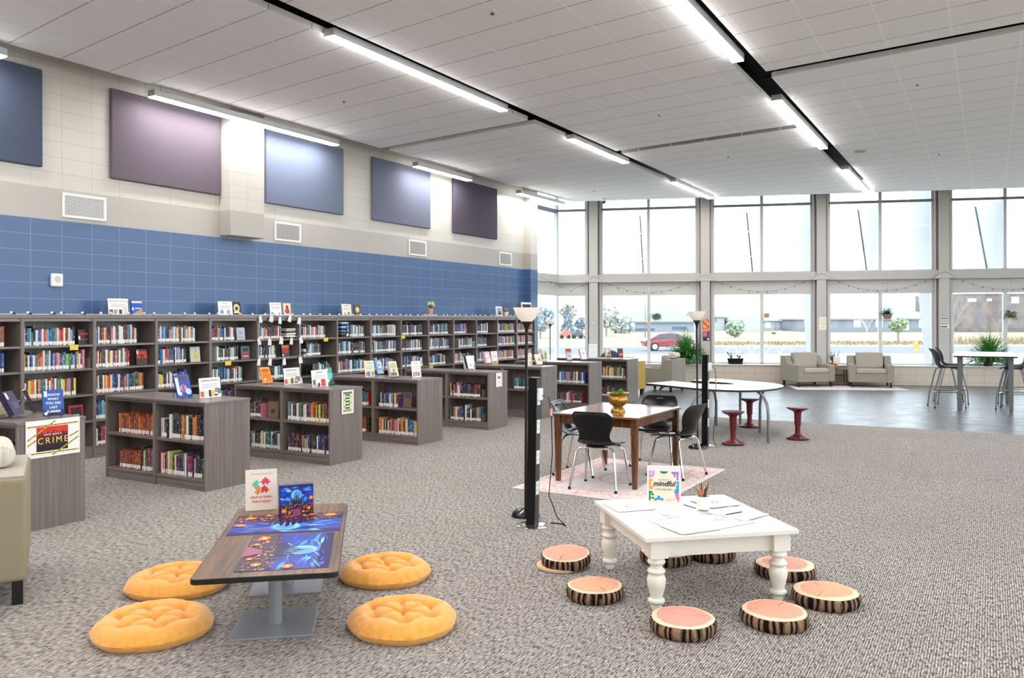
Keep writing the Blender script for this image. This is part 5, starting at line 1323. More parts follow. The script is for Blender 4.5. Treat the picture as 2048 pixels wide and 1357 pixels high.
for a, b, dx, dy in ((-3.75, 11.55, .16, .38), (-2.70, 11.78, -.24, .38), (-3.06, 12.80, .1, .03), (-3.87, 13.24, -.15, -.20), (-4.62, 12.50, .12, .12), (-3.6, 13.7, .05, -.1)):
    pts = [(a, b, .02), (a, b, .40), (a + dx * .12, b + dy * .12, .54), (a + dx * .5, b + dy * .5, .65), (a + dx, b + dy, .689)]
    MB().tube(pts, .021, 10).build('leg', GREYTUBE, t, smooth=True)
    MB().lathe([(.022, 0), (.022, .008), (.012, .02)], 12, (a, b)).build('foot_glide', CHROME, t)
def stool(label, x, y):
    t = thing('wobble_stool', label, 'stool', (x, y, 0), 0, 'burgundy wobble stools')
    MB().lathe([(.12, 0), (.158, .014), (.15, .03), (.09, .055), (.048, .08), (.045, .09)], 32).build('base', BURG, t, smooth=True)
    MB().lathe([(.118, .0), (.16, .008), (.16, .016), (.15, .018)], 32, caps=False).build('base_ring', BLACKP, t, smooth=True)
    MB().lathe([(.038, .08), (.038, .20), (.046, .205), (.050, .38), (.06, .40), (.085, .418)], 24).build('column', BURG, t, smooth=True)
    MB().lathe([(.06, .405), (.12, .43), (.155, .452), (.158, .462), (.15, .466)], 32).build('seat', BURG, t, smooth=True)
    MB().lathe([(.001, .463), (.14, .465), (.148, .4665)], 32, caps=False).build('seat_pad', GREYSEAT, t, smooth=True)
stool('burgundy wobble stool nearest, in front of curved table', -3.10, 11.42)
stool('burgundy wobble stool behind the right legs of curved table', -3.37, 13.40)
stool('burgundy wobble stool right of the curved table', -2.42, 12.38)
stool('burgundy wobble stool behind the wooden table, left of the far power column', -4.50, 12.08)

# ================================================================ LOUNGE SEATING
def armchair(label, loc, rz, wd=1.05, dp=.86, mt=TAN, group='tan armchairs by the windows', legz=.13):
    t = thing('armchair', label, 'armchair', loc, rz, group)       # faces -y
    hw, hd = wd / 2, dp / 2
    MB().box(-hw + .16, -hd + .01, legz, hw - .16, hd - .06, .36).build('seat_base', TAN2, t, bevel=.015)
    for s in (-1, 1):
        x0, x1 = sorted((s * hw, s * (hw - .17)))
        MB().prism([(-hd, legz), (hd, legz), (hd, .79), (hd - .20, .79), (hd - .34, .585), (-hd, .565)], x0, x1) if False else None
        m = MB(); P_ = [(-hd, legz), (hd, legz), (hd, .78), (hd - .20, .78), (hd - .34, .575), (-hd, .565)]
        n = len(P_); vs = [(x0, y, z) for y, z in P_] + [(x1, y, z) for y, z in P_]
        m.add(vs, [tuple(range(n)), tuple(range(n, 2 * n))[::-1]] + [(i, n + i, n + (i + 1) % n, (i + 1) % n) for i in range(n)])
        m.build('arm', TAN2, t, bevel=.014, segs=3)
    MB().box(-hw + .17, hd - .20, legz, hw - .17, hd, .78).build('back_frame', TAN2, t, bevel=.014)
    MB().box(-hw + .175, -hd - .015, .36, hw - .175, hd - .20, .47).build('seat_cushion', mt, t, bevel=.03, segs=3)
    MB().box(-hw + .20, hd - .42, .47, hw - .20, hd - .20, .88).build('back_cushion', mt, t, bevel=.035, segs=3, rot=(-.06, 0, 0))
    for sx in (-1, 1):
        for sy in (-1, 1): MB().box(sx * (hw - .07) - .025, sy * (hd - .07) - .025, 0, sx * (hw - .07) + .025, sy * (hd - .07) + .025, legz).build('leg', BLACKM, t)
    return t
armchair('tan armchair by windows turned to the right, left of side table', (-4.12, 22.32, .0085), radians(43))
armchair('tan armchair by windows facing the camera, right of side table', (-2.68, 22.86, .0085), radians(12))
armchair('tan armchair in side view behind the rows of low bookcases', (-6.98, 19.32, 0), radians(-92), .9, .86)
t = armchair('mustard armchair mostly hidden behind the farthest low bookcase', (-7.40, 17.78, 0), radians(-100), .8, .75, MUSTARD, 'other lounge chairs')
for c in kids(t):
    if c.name.split('.')[0] in ('arm', 'seat_base', 'back_frame'): c.data.materials[0] = MUSTARD
t = thing('lounge_chair', 'dark round-backed lounge chair behind the farthest low bookcase', 'chair', (-7.36, 16.98, 0), .4, 'other lounge chairs')
m = MB(); vs = []; N = 20
for k in range(5):
    for i in range(N + 1):
        a = pi * i / N; r = .28 + .02 * k / 4; z = .25 + (.72 * sin(a) ** .5 if 0 < i < N else .0) * k / 4 + .08 * k / 4
        vs.append((r * cos(a), .25 * sin(a) + .0, z))
m.add(vs, [(k * (N + 1) + i, k * (N + 1) + i + 1, (k + 1) * (N + 1) + i + 1, (k + 1) * (N + 1) + i) for k in range(4) for i in range(N)])
o = m.build('backrest', mat('charcoal_fabric', (70, 78, 84), .9), t, smooth=True); o.modifiers.new('s', 'SOLIDIFY').thickness = .04
MB().lathe([(.2, .22), (.29, .26), (.29, .42), (.22, .45)], 24).build('seat', mat('charcoal_fabric'), t, smooth=True)
MB().lathe([(.16, 0), (.16, .02), (.03, .03), (.03, .22)], 20).build('pedestal', BLACKM, t)
# grey wedge pillow on the side-view armchair
tag(MB().lathe([(.05, -.2), (.07, -.18), (.07, .18), (.05, .2)], 16).build('bolster', STRIPE, loc=(-6.66, 19.32, .865), rot=(pi / 2, 0, 0), smooth=True), 'pale bolster on top of the side-view tan armchair back', 'pillow')
tag(MB().prism([(-1.35, -.66), (1.3, -.72), (1.36, .62), (-1.3, .66)], 0, .008).build('rug', mat('pale_rug', (214, 204, 200), .95, vary=(.1, 12)), loc=(-3.16, 22.15, .0), rot=(0, 0, radians(24))), 'pale rug under two tan armchairs by the windows', 'rug')
t = thing('side_table', 'small dark side table between the two tan armchairs', 'table', (-3.46, 23.0, .0005), radians(20))
MB().box(-.19, -.16, .40, .19, .16, .42).build('tabletop', POTB, t, bevel=.004)
MB().box(-.17, -.14, .26, .17, .14, .27).build('lower_shelf', BLACKM, t)
for a in (-.16, .16):
    for b in (-.13, .13): MB().tube([(a * 1.2, b * 1.2, 0), (a, b, .40)], .011, 6).build('leg', BLACKM, t)
t = thing('table_lamp', 'small table lamp with cream shade on the side table', 'lamp', (-3.50, 22.96, .421))
MB().lathe([(.04, 0), (.055, .03), (.05, .09), (.02, .13), (.012, .15)], 18).build('base', mat('amber_ceramic', (190, 122, 70), .35), t, smooth=True)
MB().lathe([(.085, .15), (.08, .33), (.077, .33), (.082, .15)], 24, caps=False).build('lamp_shade', SHADE, t)
# big armchair at the left edge of the photo
AM = Matrix(((-.86, -.51, 0, -5.12), (.51, -.86, 0, 2.84), (0, 0, 1, 0), (0, 0, 0, 1)))   # x: away along its side, y: out of the photo to the left
t = thing('armchair', 'big tan armchair cut off by left edge, back towards the camera', 'armchair', (-5.12, 2.84, 0), 0, None)
t.matrix_world = AM
MB().box(0, 0, .15, .95, 1.1, .79).build('back_body', mat('olive_tan_fabric', (150, 140, 116), .9, 0, .2, bump=(.5, 500)), t, bevel=.03, segs=3)
MB().box(.02, .012, .785, .93, 1.09, .80).build('top_cover', TAN, t, bevel=.007)
for a, b in ((.07, .05), (.88, .05), (.07, 1.05), (.88, 1.05)): MB().box(a - .03, b - .03, 0, a + .03, b + .03, .155).build('leg', BLACKM, t)
o = MB().lathe([(.03, -.28), (.068, -.26), (.08, -.2), (.08, .2), (.068, .26), (.03, .28)], 20).build('bolster_pillow', STRIPE, smooth=True)
o.matrix_world = AM @ Matrix.Translation((.60, .165, .877)) @ Matrix.Rotation(.08, 4, 'Z') @ Matrix.Rotation(pi / 2, 4, 'Y')
tag(o, 'pale striped bolster pillow on the big tan armchair at left edge', 'pillow')

# ================================================================ BAR TABLE AND HIGH CHAIRS
t = thing('bar_table', 'tall white-topped table with black edge and four grey legs', 'table', (-.10, 18.75, 0), radians(1))
MB().prism(rrect(-.52, -1.18, .52, 1.18, .03, 3), 1.02, 1.046).build('black_edge', mat('black_edge_band'), t)
MB().prism(rrect(-.518, -1.178, .518, 1.178, .03, 3), 1.0455, 1.048).build('tabletop', mat('pale_laminate'), t)
for a in (-.42, .42):
    for b in (-.92, .95): MB().tbox((a, b), (.07, .07), .02, (a, b), (.085, .085), 1.02).lathe([(.03, 0), (.03, .012), (.015, .025)], 12, (a, b)).build('leg', GREYTUBE, t, bevel=.008)
h0 = make_chair('high_chair', 'dark high shell chair left of bar table, nearer one', 'chair', NAVYP, .345, 'dark high chairs at the bar table', True)
h0.location = (-.74, 18.30, 0); h0.rotation_euler = (0, 0, radians(-72))
dup(h0, (-.70, 19.25, 0), radians(-78), 'dark high shell chair left of bar table, farther one')
dup(h0, (.40, 18.42, 0), radians(80), 'dark high shell chair right of bar table, nearer one')
dup(h0, (.44, 19.35, 0), radians(98), 'dark high shell chair right of bar table, farther one')

# ================================================================ PLANTS
def frond(m, base, az, el, L, w, droop, R, leaf=13, floor=None):
    pts = []
    p = Vector(base); d = Vector((cos(az) * cos(el), sin(az) * cos(el), sin(el))); zmin = -9 if floor is None else floor
    n = leaf
    for k in range(n + 1):
        pts.append(p.copy()); d.z -= droop / n; d.normalize(); p = p + d * (L / n); p.z = max(p.z, zmin)
    side = Vector((-sin(az), cos(az), 0))
    for k in range(1, n):
        q = pts[k]; f = k / n; ww = w * sin(pi * min(1, f * 1.15 + .12)) ** .7 * (1 - f * .35); dl = (pts[k + 1] - q) * .62
        for s in (-1, 1):
            up = R.uniform(-.9, .35) * ww
            a = q; b = q + side * s * ww * .5 + dl * 1.1 + Vector((0, 0, up * .4)); c = q + side * s * ww + dl * .9 + Vector((0, 0, up)); e = q + side * s * ww * .45 - dl * .1 + Vector((0, 0, up * .3))
            m.add([a, e, c, b], [(0, 1, 2, 3)])
    for k in range(n):
        q, r = pts[k], pts[k + 1]; o_ = side * .004
        m.add([q - o_, q + o_, r + o_, r - o_], [(0, 1, 2, 3)])
def fern(label, s, n, z, rad, cnt, seed, pot):
    x, y, _ = W(s, n); Rr = random.Random(seed)
    t = thing('potted_fern', label, 'plant', (x, y, z), 0, 'big ferns on the sill')
    MB().lathe([(.10, 0), (.12, .12), (.13, .16), (.12, .16), (.11, .14)], 20).build('pot', pot, t, smooth=True)
    m = MB()
    for k in range(cnt):
        az = Rr.uniform(0, 2 * pi); el = radians(Rr.uniform(8, 86)); L = rad * Rr.uniform(.9, 1.25)
        frond(m, (Rr.uniform(-.05, .05), Rr.uniform(-.05, .05), .14), az, el, L, .075, Rr.uniform(.7, 1.5), Rr, 14, .05)
    m.build('fronds', LEAF, t)
fern('big bright fern on the sill behind side-view armchair', -.26, .22, .517, .74, 230, 1, POTB)
fern('big fern in brown pot on the sill behind bar table', 7.40, .22, .517, .70, 210, 2, POTB)
def at_s(s, n, z): return W(s, n, z)
t = thing('window_box', 'dark plastic planter box with two small plants on the sill', 'planter', at_s(1.05, .22, .517), WA)
MB().tbox((0, 0), (.36, .13), 0, (0, 0), (.43, .17), .16).build('trough', BLACKP, t, bevel=.006)
for k, x in enumerate((-.11, .10)):
    m = MB(); Rr = random.Random(20 + k)
    for q in range(16):
        a = Rr.uniform(0, 6.28); L = Rr.uniform(.08, .2)
        m.add([(x - .008, 0, .15), (x + .008, 0, .15), (x + L * .5 * cos(a) + .012, L * .5 * sin(a), .15 + L * .8), (x + L * .8 * cos(a), L * .8 * sin(a), .15 + L)], [(0, 1, 2, 3)])
    m.build('plant', LEAFD, t)
def hanging(label, s, n, z, kind, seed):
    x, y, _ = W(s, n); Rr = random.Random(seed)
    t = thing('hanging_plant', label, 'plant', (x, y, z), 0, 'hanging plants at the windows')
    MB().lathe([(.05, -.10), (.09, -.08), (.12, 0), (.125, .03), (.11, .03)], 18).build('pot', mat('woven_pot', (150, 118, 96), .8) if kind != 'grey' else mat('grey_green_pot', (104, 116, 104), .6), t, smooth=True)
    m = MB()
    for k in range(3): m.tube([(.11 * cos(2.1 * k), .11 * sin(2.1 * k), .02), (0, 0, .45), (0, 0, 2.82 - z)], .003, 4)
    m.build('hanger_cord', STEEL, t)
    m = MB()
    for k in range(46):
        az = Rr.uniform(0, 6.28); frond(m, (0, 0, .03), az, radians(Rr.uniform(0, 60)), Rr.uniform(.16, .30), .05, Rr.uniform(1.2, 2.6) if kind != 'spiky' else .5, Rr, 6)
    m.build('leaves', LEAF if kind == 'grey' else LEAFD, t)
hanging('hanging plant with trailing leaves in second window, above the big fern', -1.08, .25, 1.84, 'grey', 3)
hanging('hanging spiky plant in round pot, window above right tan armchair', 4.95, .25, 1.84, 'spiky', 4)
hanging('hanging trailing plant in the window behind the bar table', 7.92, .25, 1.86, 'trail', 5)
t = thing('snake_plant', 'small spiky snake plant in terracotta pot on the sill', 'plant', at_s(3.60, .26, .517))
MB().lathe([(.06, 0), (.085, .06), (.08, .07), (.07, .06)], 16).build('pot', mat('terracotta', (156, 96, 76), .7), t)
m = MB(); Rr = random.Random(6)
for k in range(12):
    a = Rr.uniform(0, 6.28); L = Rr.uniform(.2, .36); b = (.03 * cos(a), .03 * sin(a)); sp = Rr.uniform(.02, .10)
    m.add([(b[0] - .014, b[1], .06), (b[0] + .014, b[1], .06), (b[0] + sp * cos(a) + .012, b[1] + sp * sin(a), .06 + L * .6), (b[0] + 1.6 * sp * cos(a), b[1] + 1.6 * sp * sin(a), .06 + L), (b[0] + sp * cos(a) - .012, b[1] + sp * sin(a), .06 + L * .6)], [(0, 1, 2, 3, 4)])
m.build('blades', LEAFD, t)
t = thing('window_ornament', 'square orange stained ornament hanging in third window', 'ornament', at_s(1.89, .12, 1.85), WA)
MB().box(-.065, -.006, -.06, .065, .006, .06).build('tile', flat((196, 138, 92)), t); MB().tube([(0, 0, .06), (0, 0, .95)], .002, 4).build('cord', STEEL, t)
tag(MB().box(-.05, -.003, -.03, .05, .003, .03).build('leaf_sticker', flat((86, 190, 60)), loc=at_s(2.09, .006, 1.36), rot=(0, 0, WA)), 'small green sticker on the third window', 'sticker')
tag(MB().box(-.08, -.004, -.10, .08, .004, .10).build('window_sticker', flat((226, 150, 90)), loc=(-10.81, 19.78, 1.34), rot=(0, 0, pi / 2)), 'small orange sticker on the corner glazing', 'sticker')

# ================================================================ PAPERS ON PIERS, STRING LIGHTS
def pierpaper(label, s, z0, wd, ht, paper, shapes, cat='poster'):
    t = thing('wall_paper_sheet', label, cat, at_s(s, .242, z0), WA + 0.0, 'papers on the window piers'); t.name = 'poster'
    c = MB().box(-wd / 2, -.001, 0, wd / 2, .001, ht).build('paper_sheet', paper, t)
    multi(c, shapes, -.0014)
ORG = [(circ(.075 * ((k * 7) % 5 - 2) / 2.4, .04 + .24 * k / 14, .026, 9), ((222, 110, 56), (236, 150, 90), (196, 76, 40), (244, 206, 180))[k % 4]) for k in range(15)]
pierpaper('orange patterned poster on pier beside the far floor lamp', .265, 1.46, .19, .27, flat((232, 130, 76)), [([(min(max(x, -.09), .09), z) for x, z in p], c) for p, c in ORG])
pierpaper('purple and dark poster below the orange one', .275, 1.15, .19, .28, flat((120, 66, 96)), [(rect(-.09, .0, .09, .1), (60, 40, 64)), (circ(-.03, .17, .05), (206, 120, 150)), (circ(.05, .05, .03), (230, 220, 220)), (rect(-.09, .22, .03, .28), (216, 110, 90))])
pierpaper('cream paper with square drawing on pier left of right armchair', 3.33, 1.46, .19, .34, CREAM, [(rect(-.08, .12, .08, .3), (222, 212, 186)), (rect(-.07, .13, .07, .29), (234, 226, 206)), (rect(-.05, .05, .03, .065), (170, 160, 140))])
pierpaper('sheet of four printed word strips on pier by the bar table', 6.36, 1.50, .20, .27, PAPER, [(rect(-.095, .232, .095, .262), (120, 108, 92)), (rect(-.095, .165, .095, .2), (178, 164, 140)), (rect(-.095, .1, .095, .135), (160, 150, 132)), (rect(-.095, .02, .06, .06), (116, 104, 88))])
pierpaper('faint line drawing of a tree on the left-hand pier', -2.84, 1.53, .19, .42, PIER, [([(-.01, .4), (.01, .4), (.05, .2), (-.05, .2)], (190, 186, 180)), (circ(0, .13, .06), (176, 172, 168)), (circ(0, .13, .045), (206, 200, 192)), (rect(-.08, .02, .08, .04), (176, 172, 168))])
pierpaper('large pale lettered sheet low on the left-hand pier', -2.86, .66, .24, .40, PAPER, lines(-.1, .1, [.34, .3, .26, .2, .16, .1, .05], .012, (206, 204, 204)))
def garland(label, a, b):
    t = thing('string_lights', label, 'string lights', at_s(0, 0, 0), WA, 'string lights along the window rail')
    # local: x = along the glass, -y = into the room
    pts = [(a, -.27, 2.98), (a + .22, -.25, 2.86)]
    n = 11; L = (b - .22) - (a + .22)
    for k in range(1, n): q = k / n; pts.append((a + .22 + L * q, -.22, 2.86 - .36 * 4 * q * (1 - q)))
    pts += [(b - .22, -.25, 2.86), (b, -.27, 2.98)]
    MB().tube(pts, .004, 5).build('wire', mat('grey_wire', (120, 120, 122), .6), t)
    for p in pts[2:-2]: MB().lathe([(.008, -.035), (.014, -.02), (.010, .0)], 8, (p[0], p[1])).build('bulb', mat('dark_bulb', (70, 70, 76), .3), t, loc=(0, 0, p[2]))
for k in range(4): garland('string of dark bulbs looping across the %s wide window' % ORD[k], PC[k], PC[k + 1])
t = thing('string_lights', 'short string of bulbs looping across corner window', 'string lights', (0, 0, 0), 0, 'string lights along the window rail')
c1, c2, c3 = Vector((-10.60, 19.6, 2.93)), Vector(at_s(-3.80, .22, 2.72)), Vector(at_s(-2.85, .27, 2.98))
pts = [c1, c1.lerp(c2, .5) + Vector((.05, 0, -.02)), c2, c2.lerp(c3, .35) + Vector((0, 0, -.24)), c2.lerp(c3, .7) + Vector((0, 0, -.17)), c3]
MB().tube(pts, .004, 5).build('wire', mat('grey_wire'), t)
for p in pts[1:-1]: MB().lathe([(.008, -.035), (.014, -.02), (.010, .0)], 8, (p.x, p.y)).build('bulb', mat('dark_bulb'), t, loc=(0, 0, p.z))

# ================================================================ OUTSIDE
GZ = -.75
SM = Matrix.Rotation(.5285, 4, 'Z')          # street frame: x along the street, y away from the building
def so(x, y, z=GZ): return SM @ Vector((x, y, z))
struct(MB(SM).box(-260, -200, GZ - .3, 260, 420, GZ - .02).build('ground_outside', mat('dry_lawn', (158, 152, 130), .95, vary=(.3, .3, (146, 138, 112)))))
struct(MB(SM).box(-60, 22.0, GZ - .02, 140, 40, GZ).build('pavement_plaza', mat('concrete', (206, 204, 200), .8)))
struct(MB(SM).box(-200, 53.5, GZ - .02, 260, 58.5, GZ + .01).build('pavement_walk', mat('concrete')))
struct(MB(SM).box(-200, 40, GZ - .02, 260, 53.5, GZ).build('lawn_strip', mat('pale_lawn', (168, 168, 152), .95)))
struct(MB(SM).box(-200, 58.5, GZ - .02, 260, 73.5, GZ).build('road', mat('asphalt', (118, 120, 126), .85)))
m = MB(SM); Rr = random.Random(31)
for k in range(9000):
    x, y = Rr.uniform(15, 120), Rr.uniform(78, 88)
    h = Rr.uniform(.35, .85) * (.35 if x < 45 else 1); q = Rr.uniform(0, 3.14); w_ = .05; lx, ly = Rr.uniform(-.15, .15), Rr.uniform(-.15, .15)
    m.add([(x - w_ * cos(q), y - w_ * sin(q), GZ), (x + w_ * cos(q), y + w_ * sin(q), GZ), (x + lx, y + ly, GZ + h)], [(0, 1, 2)])
tag(m.build('dry_grass', mat('dry_grass_blade', (164, 144, 112), .9, vary=(.3, .8))), 'tall dry grass along the far side of the road', 'grass', kind='stuff')
# red car
t = thing('car', 'red car parked on the road outside, behind the big fern', 'car', so(12.7, 65.5), .5285)
red = mat('car_red', (146, 52, 62), .3, .1, .6, coat=.5)
prof = [(-2.25, .35), (-2.3, .62), (-2.18, .86), (-1.85, .95), (-1.1, 1.36), (-.3, 1.45), (.45, 1.38), (1.15, .98), (1.95, .86), (2.25, .62), (2.22, .32)]
m = MB(); n = len(prof)
for yy, sc in ((-.88, .98), (-.80, 1.0), (.80, 1.0), (.88, .98)):
    pass
vs = []
for yy, inset in ((-.86, 0), (.86, 0)):
    for x, z in prof:
        f = .13 * max(0, (z - .95) / .5); vs.append((x * .97, yy * (1 - f), z))
m.add(vs, [tuple(range(n)), tuple(range(n, 2 * n))[::-1]] + [(i, n + i, n + (i + 1) % n, (i + 1) % n) for i in range(n)])
m.build('body', red, t, bevel=.06, segs=3, smooth=False)
gl = mat('car_glass', (70, 78, 88), .1, 0, .6)
for s in (-1, 1):
    y = s * .868
    for a in ([(-1.5, 1.0), (-.98, 1.3), (-.35, 1.37), (-.35, .99)], [(-.28, .99), (-.28, 1.37), (.42, 1.31), (.98, 1.0)]):
        MB().add([(x, y * (1 - .13 * max(0, (z - .95) / .5)) + s * .006, z) for x, z in a], [(0, 1, 2, 3)]).build('side_window', gl, t)
    for x in (-1.42, 1.4):
        w_ = MB().lathe([(.001, -.11), (.2, -.11), (.33, -.10), (.335, 0), (.33, .10), (.2, .11), (.001, .11)], 22).build('wheel', mat('tyre', (40, 44, 52), .8), t, loc=(x, s * .78, .335), rot=(pi / 2, 0, 0), smooth=True)
        MB().lathe([(.001, -.118), (.2, -.118), (.22, -.112)], 14).lathe([(.001, .118), (.2, .118), (.22, .112)], 14).build('rim', mat('rim_silver', (206, 208, 210), .3, .6), w_)
MB().box(-2.29, -.7, .62, -2.2, -.45, .76).box(-2.29, .45, .62, -2.2, .7, .76).build('tail_light', mat('tail_red', (150, 30, 40), .3), t)
# yellow hydrant
t = thing('fire_hydrant', 'yellow fire hydrant on the far walk outside', 'hydrant', so(30.6, 62.0, GZ + .0))
yl = mat('hydrant_yellow', (232, 182, 84), .5)
MB().lathe([(.16, 0), (.16, .05), (.11, .06), (.11, .52), (.15, .54), (.15, .58), (.13, .62), (.10, .72), (.05, .78), (.04, .84), (.001, .85)], 20).build('barrel', yl, t, smooth=True)
MB().tube([(-.2, 0, .42), (.2, 0, .42)], .06, 12).tube([(0, -.2, .42), (0, 0, .42)], .07, 12).build('nozzles', yl, t)
# bike racks
for k, x in enumerate((14.0, 14.85, 15.75, 16.65, 17.5)):
    pts = [(-.36, 0, 0)] + [(-.36 * cos(pi * q / 10), 0, .35 + .36 * sin(pi * q / 10)) for q in range(11)] + [(.36, 0, 0)]
    tag(MB().tube(pts, .03, 8).build('bike_rack', mat('white_tube', (226, 228, 230), .4), loc=so(x, 52.2, GZ), rot=(0, 0, .5285), smooth=True), 'white hoop bike rack on lawn outside, %s from the left' % ORD[k], 'bike rack', 'hoop bike racks outside')
# buildings
def house(label, x0, x1, y, dp, wallh, roofh, wallc, roofc, wins, name='house', hip=.3, gables=()):
    t = thing(name, label, 'house', so((x0 + x1) / 2, y), .5285)
    hw = (x1 - x0) / 2
    MB().box(-hw, 0, 0, hw, dp, wallh).build('wall', flat(wallc, .8), t)
    e = .6; rx = hw * (1 - hip)
    MB().add([(-hw - e, -e, wallh), (hw + e, -e, wallh), (hw + e, dp + e, wallh), (-hw - e, dp + e, wallh), (-rx, dp / 2, wallh + roofh), (rx, dp / 2, wallh + roofh)],
             [(0, 1, 5, 4), (1, 2, 5), (2, 3, 4, 5), (3, 0, 4), (0, 3, 2, 1)]).box(-hw - e, -e, wallh - .25, hw + e, dp + e, wallh).build('roof', flat(roofc, .8), t)
    for (wx, wz, ww, wh, c) in wins: MB().box(wx - ww / 2, -.06, wz, wx + ww / 2, .0, wz + wh).build('window', flat(c, .4), t)
    for (gx, gw, gh) in gables:
        MB().add([(gx - gw, -1.2, 0), (gx + gw, -1.2, 0), (gx + gw, -1.2, wallh), (gx, -1.2, wallh + gh), (gx - gw, -1.2, wallh), (gx - gw, .5, 0), (gx + gw, .5, 0), (gx + gw, .5, wallh), (gx, 3, wallh + gh), (gx - gw, .5, wallh)],
                 [(0, 1, 2, 3, 4), (0, 4, 9, 5), (1, 6, 7, 2), (2, 7, 8, 3), (4, 3, 8, 9)]).build('gable', flat(tuple(min(255, q + 14) for q in wallc), .8), t)
    return t
WW = (226, 230, 232)
house('long grey house with big hipped roof outside, behind right armchairs', 59, 82, 157, 22, 2.6, 3.4, (138, 143, 154), (150, 155, 160), [(-4.3, .9, 1.4, 1.6, WW), (-.1, .9, 1.4, 1.6, WW), (4.6, .3, 2, 2, (206, 208, 206)), (8, .8, 1, 1.5, WW)], hip=.62)
house('pale grey side wing right of the big hipped house', 83.5, 104, 184, 18, 2.6, 2.0, (176, 180, 184), (140, 146, 150), [(-5, .9, .8, 1.4, (120, 126, 134)), (-2, .9, .8, 1.4, (120, 126, 134)), (2, .9, 1.2, 1.4, WW)], hip=.2)
house('row house with gables outside third window, left one', 49, 56, 175, 14, 2.3, 1.6, (170, 172, 176), (160, 166, 170), [(-2, .3, 2.4, 1.7, (96, 110, 128)), (2.2, .6, 1.2, 1.2, WW)], hip=.2, gables=((-1.5, 1.8, 1.3),))
house('row house with gables outside third window, right one', 60, 66, 186, 14, 2.3, 1.8, (156, 160, 168), (150, 156, 162), [(-1, .3, 2.2, 1.6, (96, 110, 128))], hip=.2, gables=((1.0, 1.9, 1.4),))
house('low dark-roofed house beyond the road in second window', 22.5, 37, 165, 14, 2.1, 2.0, (150, 158, 168), (140, 144, 150), [(-3, .2, 4, .5, (86, 108, 132)), (4, .4, 3, .6, (86, 108, 132))], hip=.35)
house('two-storey pale house row behind the dark-roofed house', 31, 47, 215, 14, 4.2, 1.8, (206, 208, 208), (178, 182, 186), [(-5, 2.6, 1.2, 1.2, (130, 136, 142)), (-1, 2.6, 1.2, 1.2, (130, 136, 142)), (4, 2.6, 1.2, 1.2, (130, 136, 142))], hip=.2, gables=((-4, 2, 1.5), (4.5, 2, 1.5)))
house('pale two-storey house at left of third window', 43.5, 48, 185, 12, 3.2, 1.0, (190, 194, 198), (170, 174, 178), [(0, 1.8, 1, 1, (140, 146, 152))], hip=.1)
house('pale block at middle of third window', 51, 56, 200, 12, 3.1, .6, (186, 190, 194), (176, 180, 184), [(0, 1.8, 1, 1, (140, 146, 152))], hip=.1)
t = thing('apartment_building', 'dark brown flat-roofed apartment building outside, behind bar table', 'building', so(94, 152), .5285)
MB().box(-10.3, 0, 0, 14, 18, 7.0).build('wall', mat('brown_brick', (104, 100, 108), .9, vary=(.3, .6, (140, 122, 108))), t)
MB().box(-10.4, -.15, 7.0, 14.1, 18.1, 7.2).build('roof_edge', flat((150, 150, 154)), t)
for x, z, ww, wh in ((-8.6, 5.6, 1.6, .6), (-5.4, 5.7, .9, .5), (-.6, 5.3, 1.4, 1.2), (3.6, 5.2, 2.4, 1.6), (7, 5.2, 2, 1.6)): MB().box(x - ww / 2, -.06, z, x + ww / 2, 0, z + wh).build('window', flat((232, 230, 206), .4), t)
MB().box(1.2, -.3, 3.4, 14, 0, 3.7).box(1.2, -.3, 1.9, 14, 0, 2.1).build('balcony_band', flat((170, 168, 170)), t)
MB().box(1.6, -.1, .2, 14, 0, 1.8).build('ground_glazing', flat((110, 128, 146), .3), t)
# trees
def crown_tree(label, x, y, h, r, col, seed, conifer=False, bare=False):
    Rr = random.Random(seed); t = thing('tree', label, 'tree', so(x, y), 0, 'trees outside')
    tm = mat('bark_pale', (150, 140, 132), .9)
    if bare:
        m = MB()
        def br(p, d, L, rr, lv):
            e = p + d * L; m.tube([p, p + d * L * .5 + Vector((Rr.uniform(-.03, .03), Rr.uniform(-.03, .03), 0)) * L, e], [rr, rr * .8, rr * .6], 5)
            if lv:
                for _ in range(3 if lv > 1 else 4):
                    dd = (d + Vector((Rr.uniform(-.7, .7), Rr.uniform(-.7, .7), Rr.uniform(-.1, .5)))).normalized(); br(p + d * L * Rr.uniform(.5, 1), dd, L * Rr.uniform(.5, .75), rr * .55, lv - 1)
        br(Vector((0, 0, 0)), Vector((0, 0, 1)), h * .42, r, 4); m.build('branches', mat('bark_grey_pale', (190, 184, 178), .9) if col else tm, t); return
    MB().tube([(0, 0, 0), (0, 0, h * .5)], .12, 6).build('trunk', tm, t)
    m = MB()
    for k in range(420):
        if conifer:
            z = Rr.random(); rr = r * (1 - z) * Rr.uniform(.5, 1); a = Rr.uniform(0, 6.28); p = Vector((rr * cos(a), rr * sin(a), h * (.12 + .88 * z)))
        else:
            a, b = Rr.uniform(0, 6.28), Rr.uniform(-1, 1); q = Rr.uniform(.55, 1); p = Vector((r * q * cos(a) * sqrt(1 - b * b), r * q * sin(a) * sqrt(1 - b * b), h - r * .8 + r * .8 * q * b))
        s = r * Rr.uniform(.10, .22); u = Vector((Rr.uniform(-1, 1), Rr.uniform(-1, 1), Rr.uniform(-1, 1))).normalized(); v = u.orthogonal().normalized()
        m.add([p - u * s, p + v * s, p + u * s, p - v * s], [(0, 1, 2, 3)])
    m.build('crown', flat(col, .9), t)
crown_tree('bluish round tree at left of the corner window', 3.8, 110, 4.2, 2.0, (158, 168, 174), 1)
crown_tree('bluish conifer beyond the road in first window', 8.0, 118, 4.6, 1.2, (134, 150, 160), 2, True)
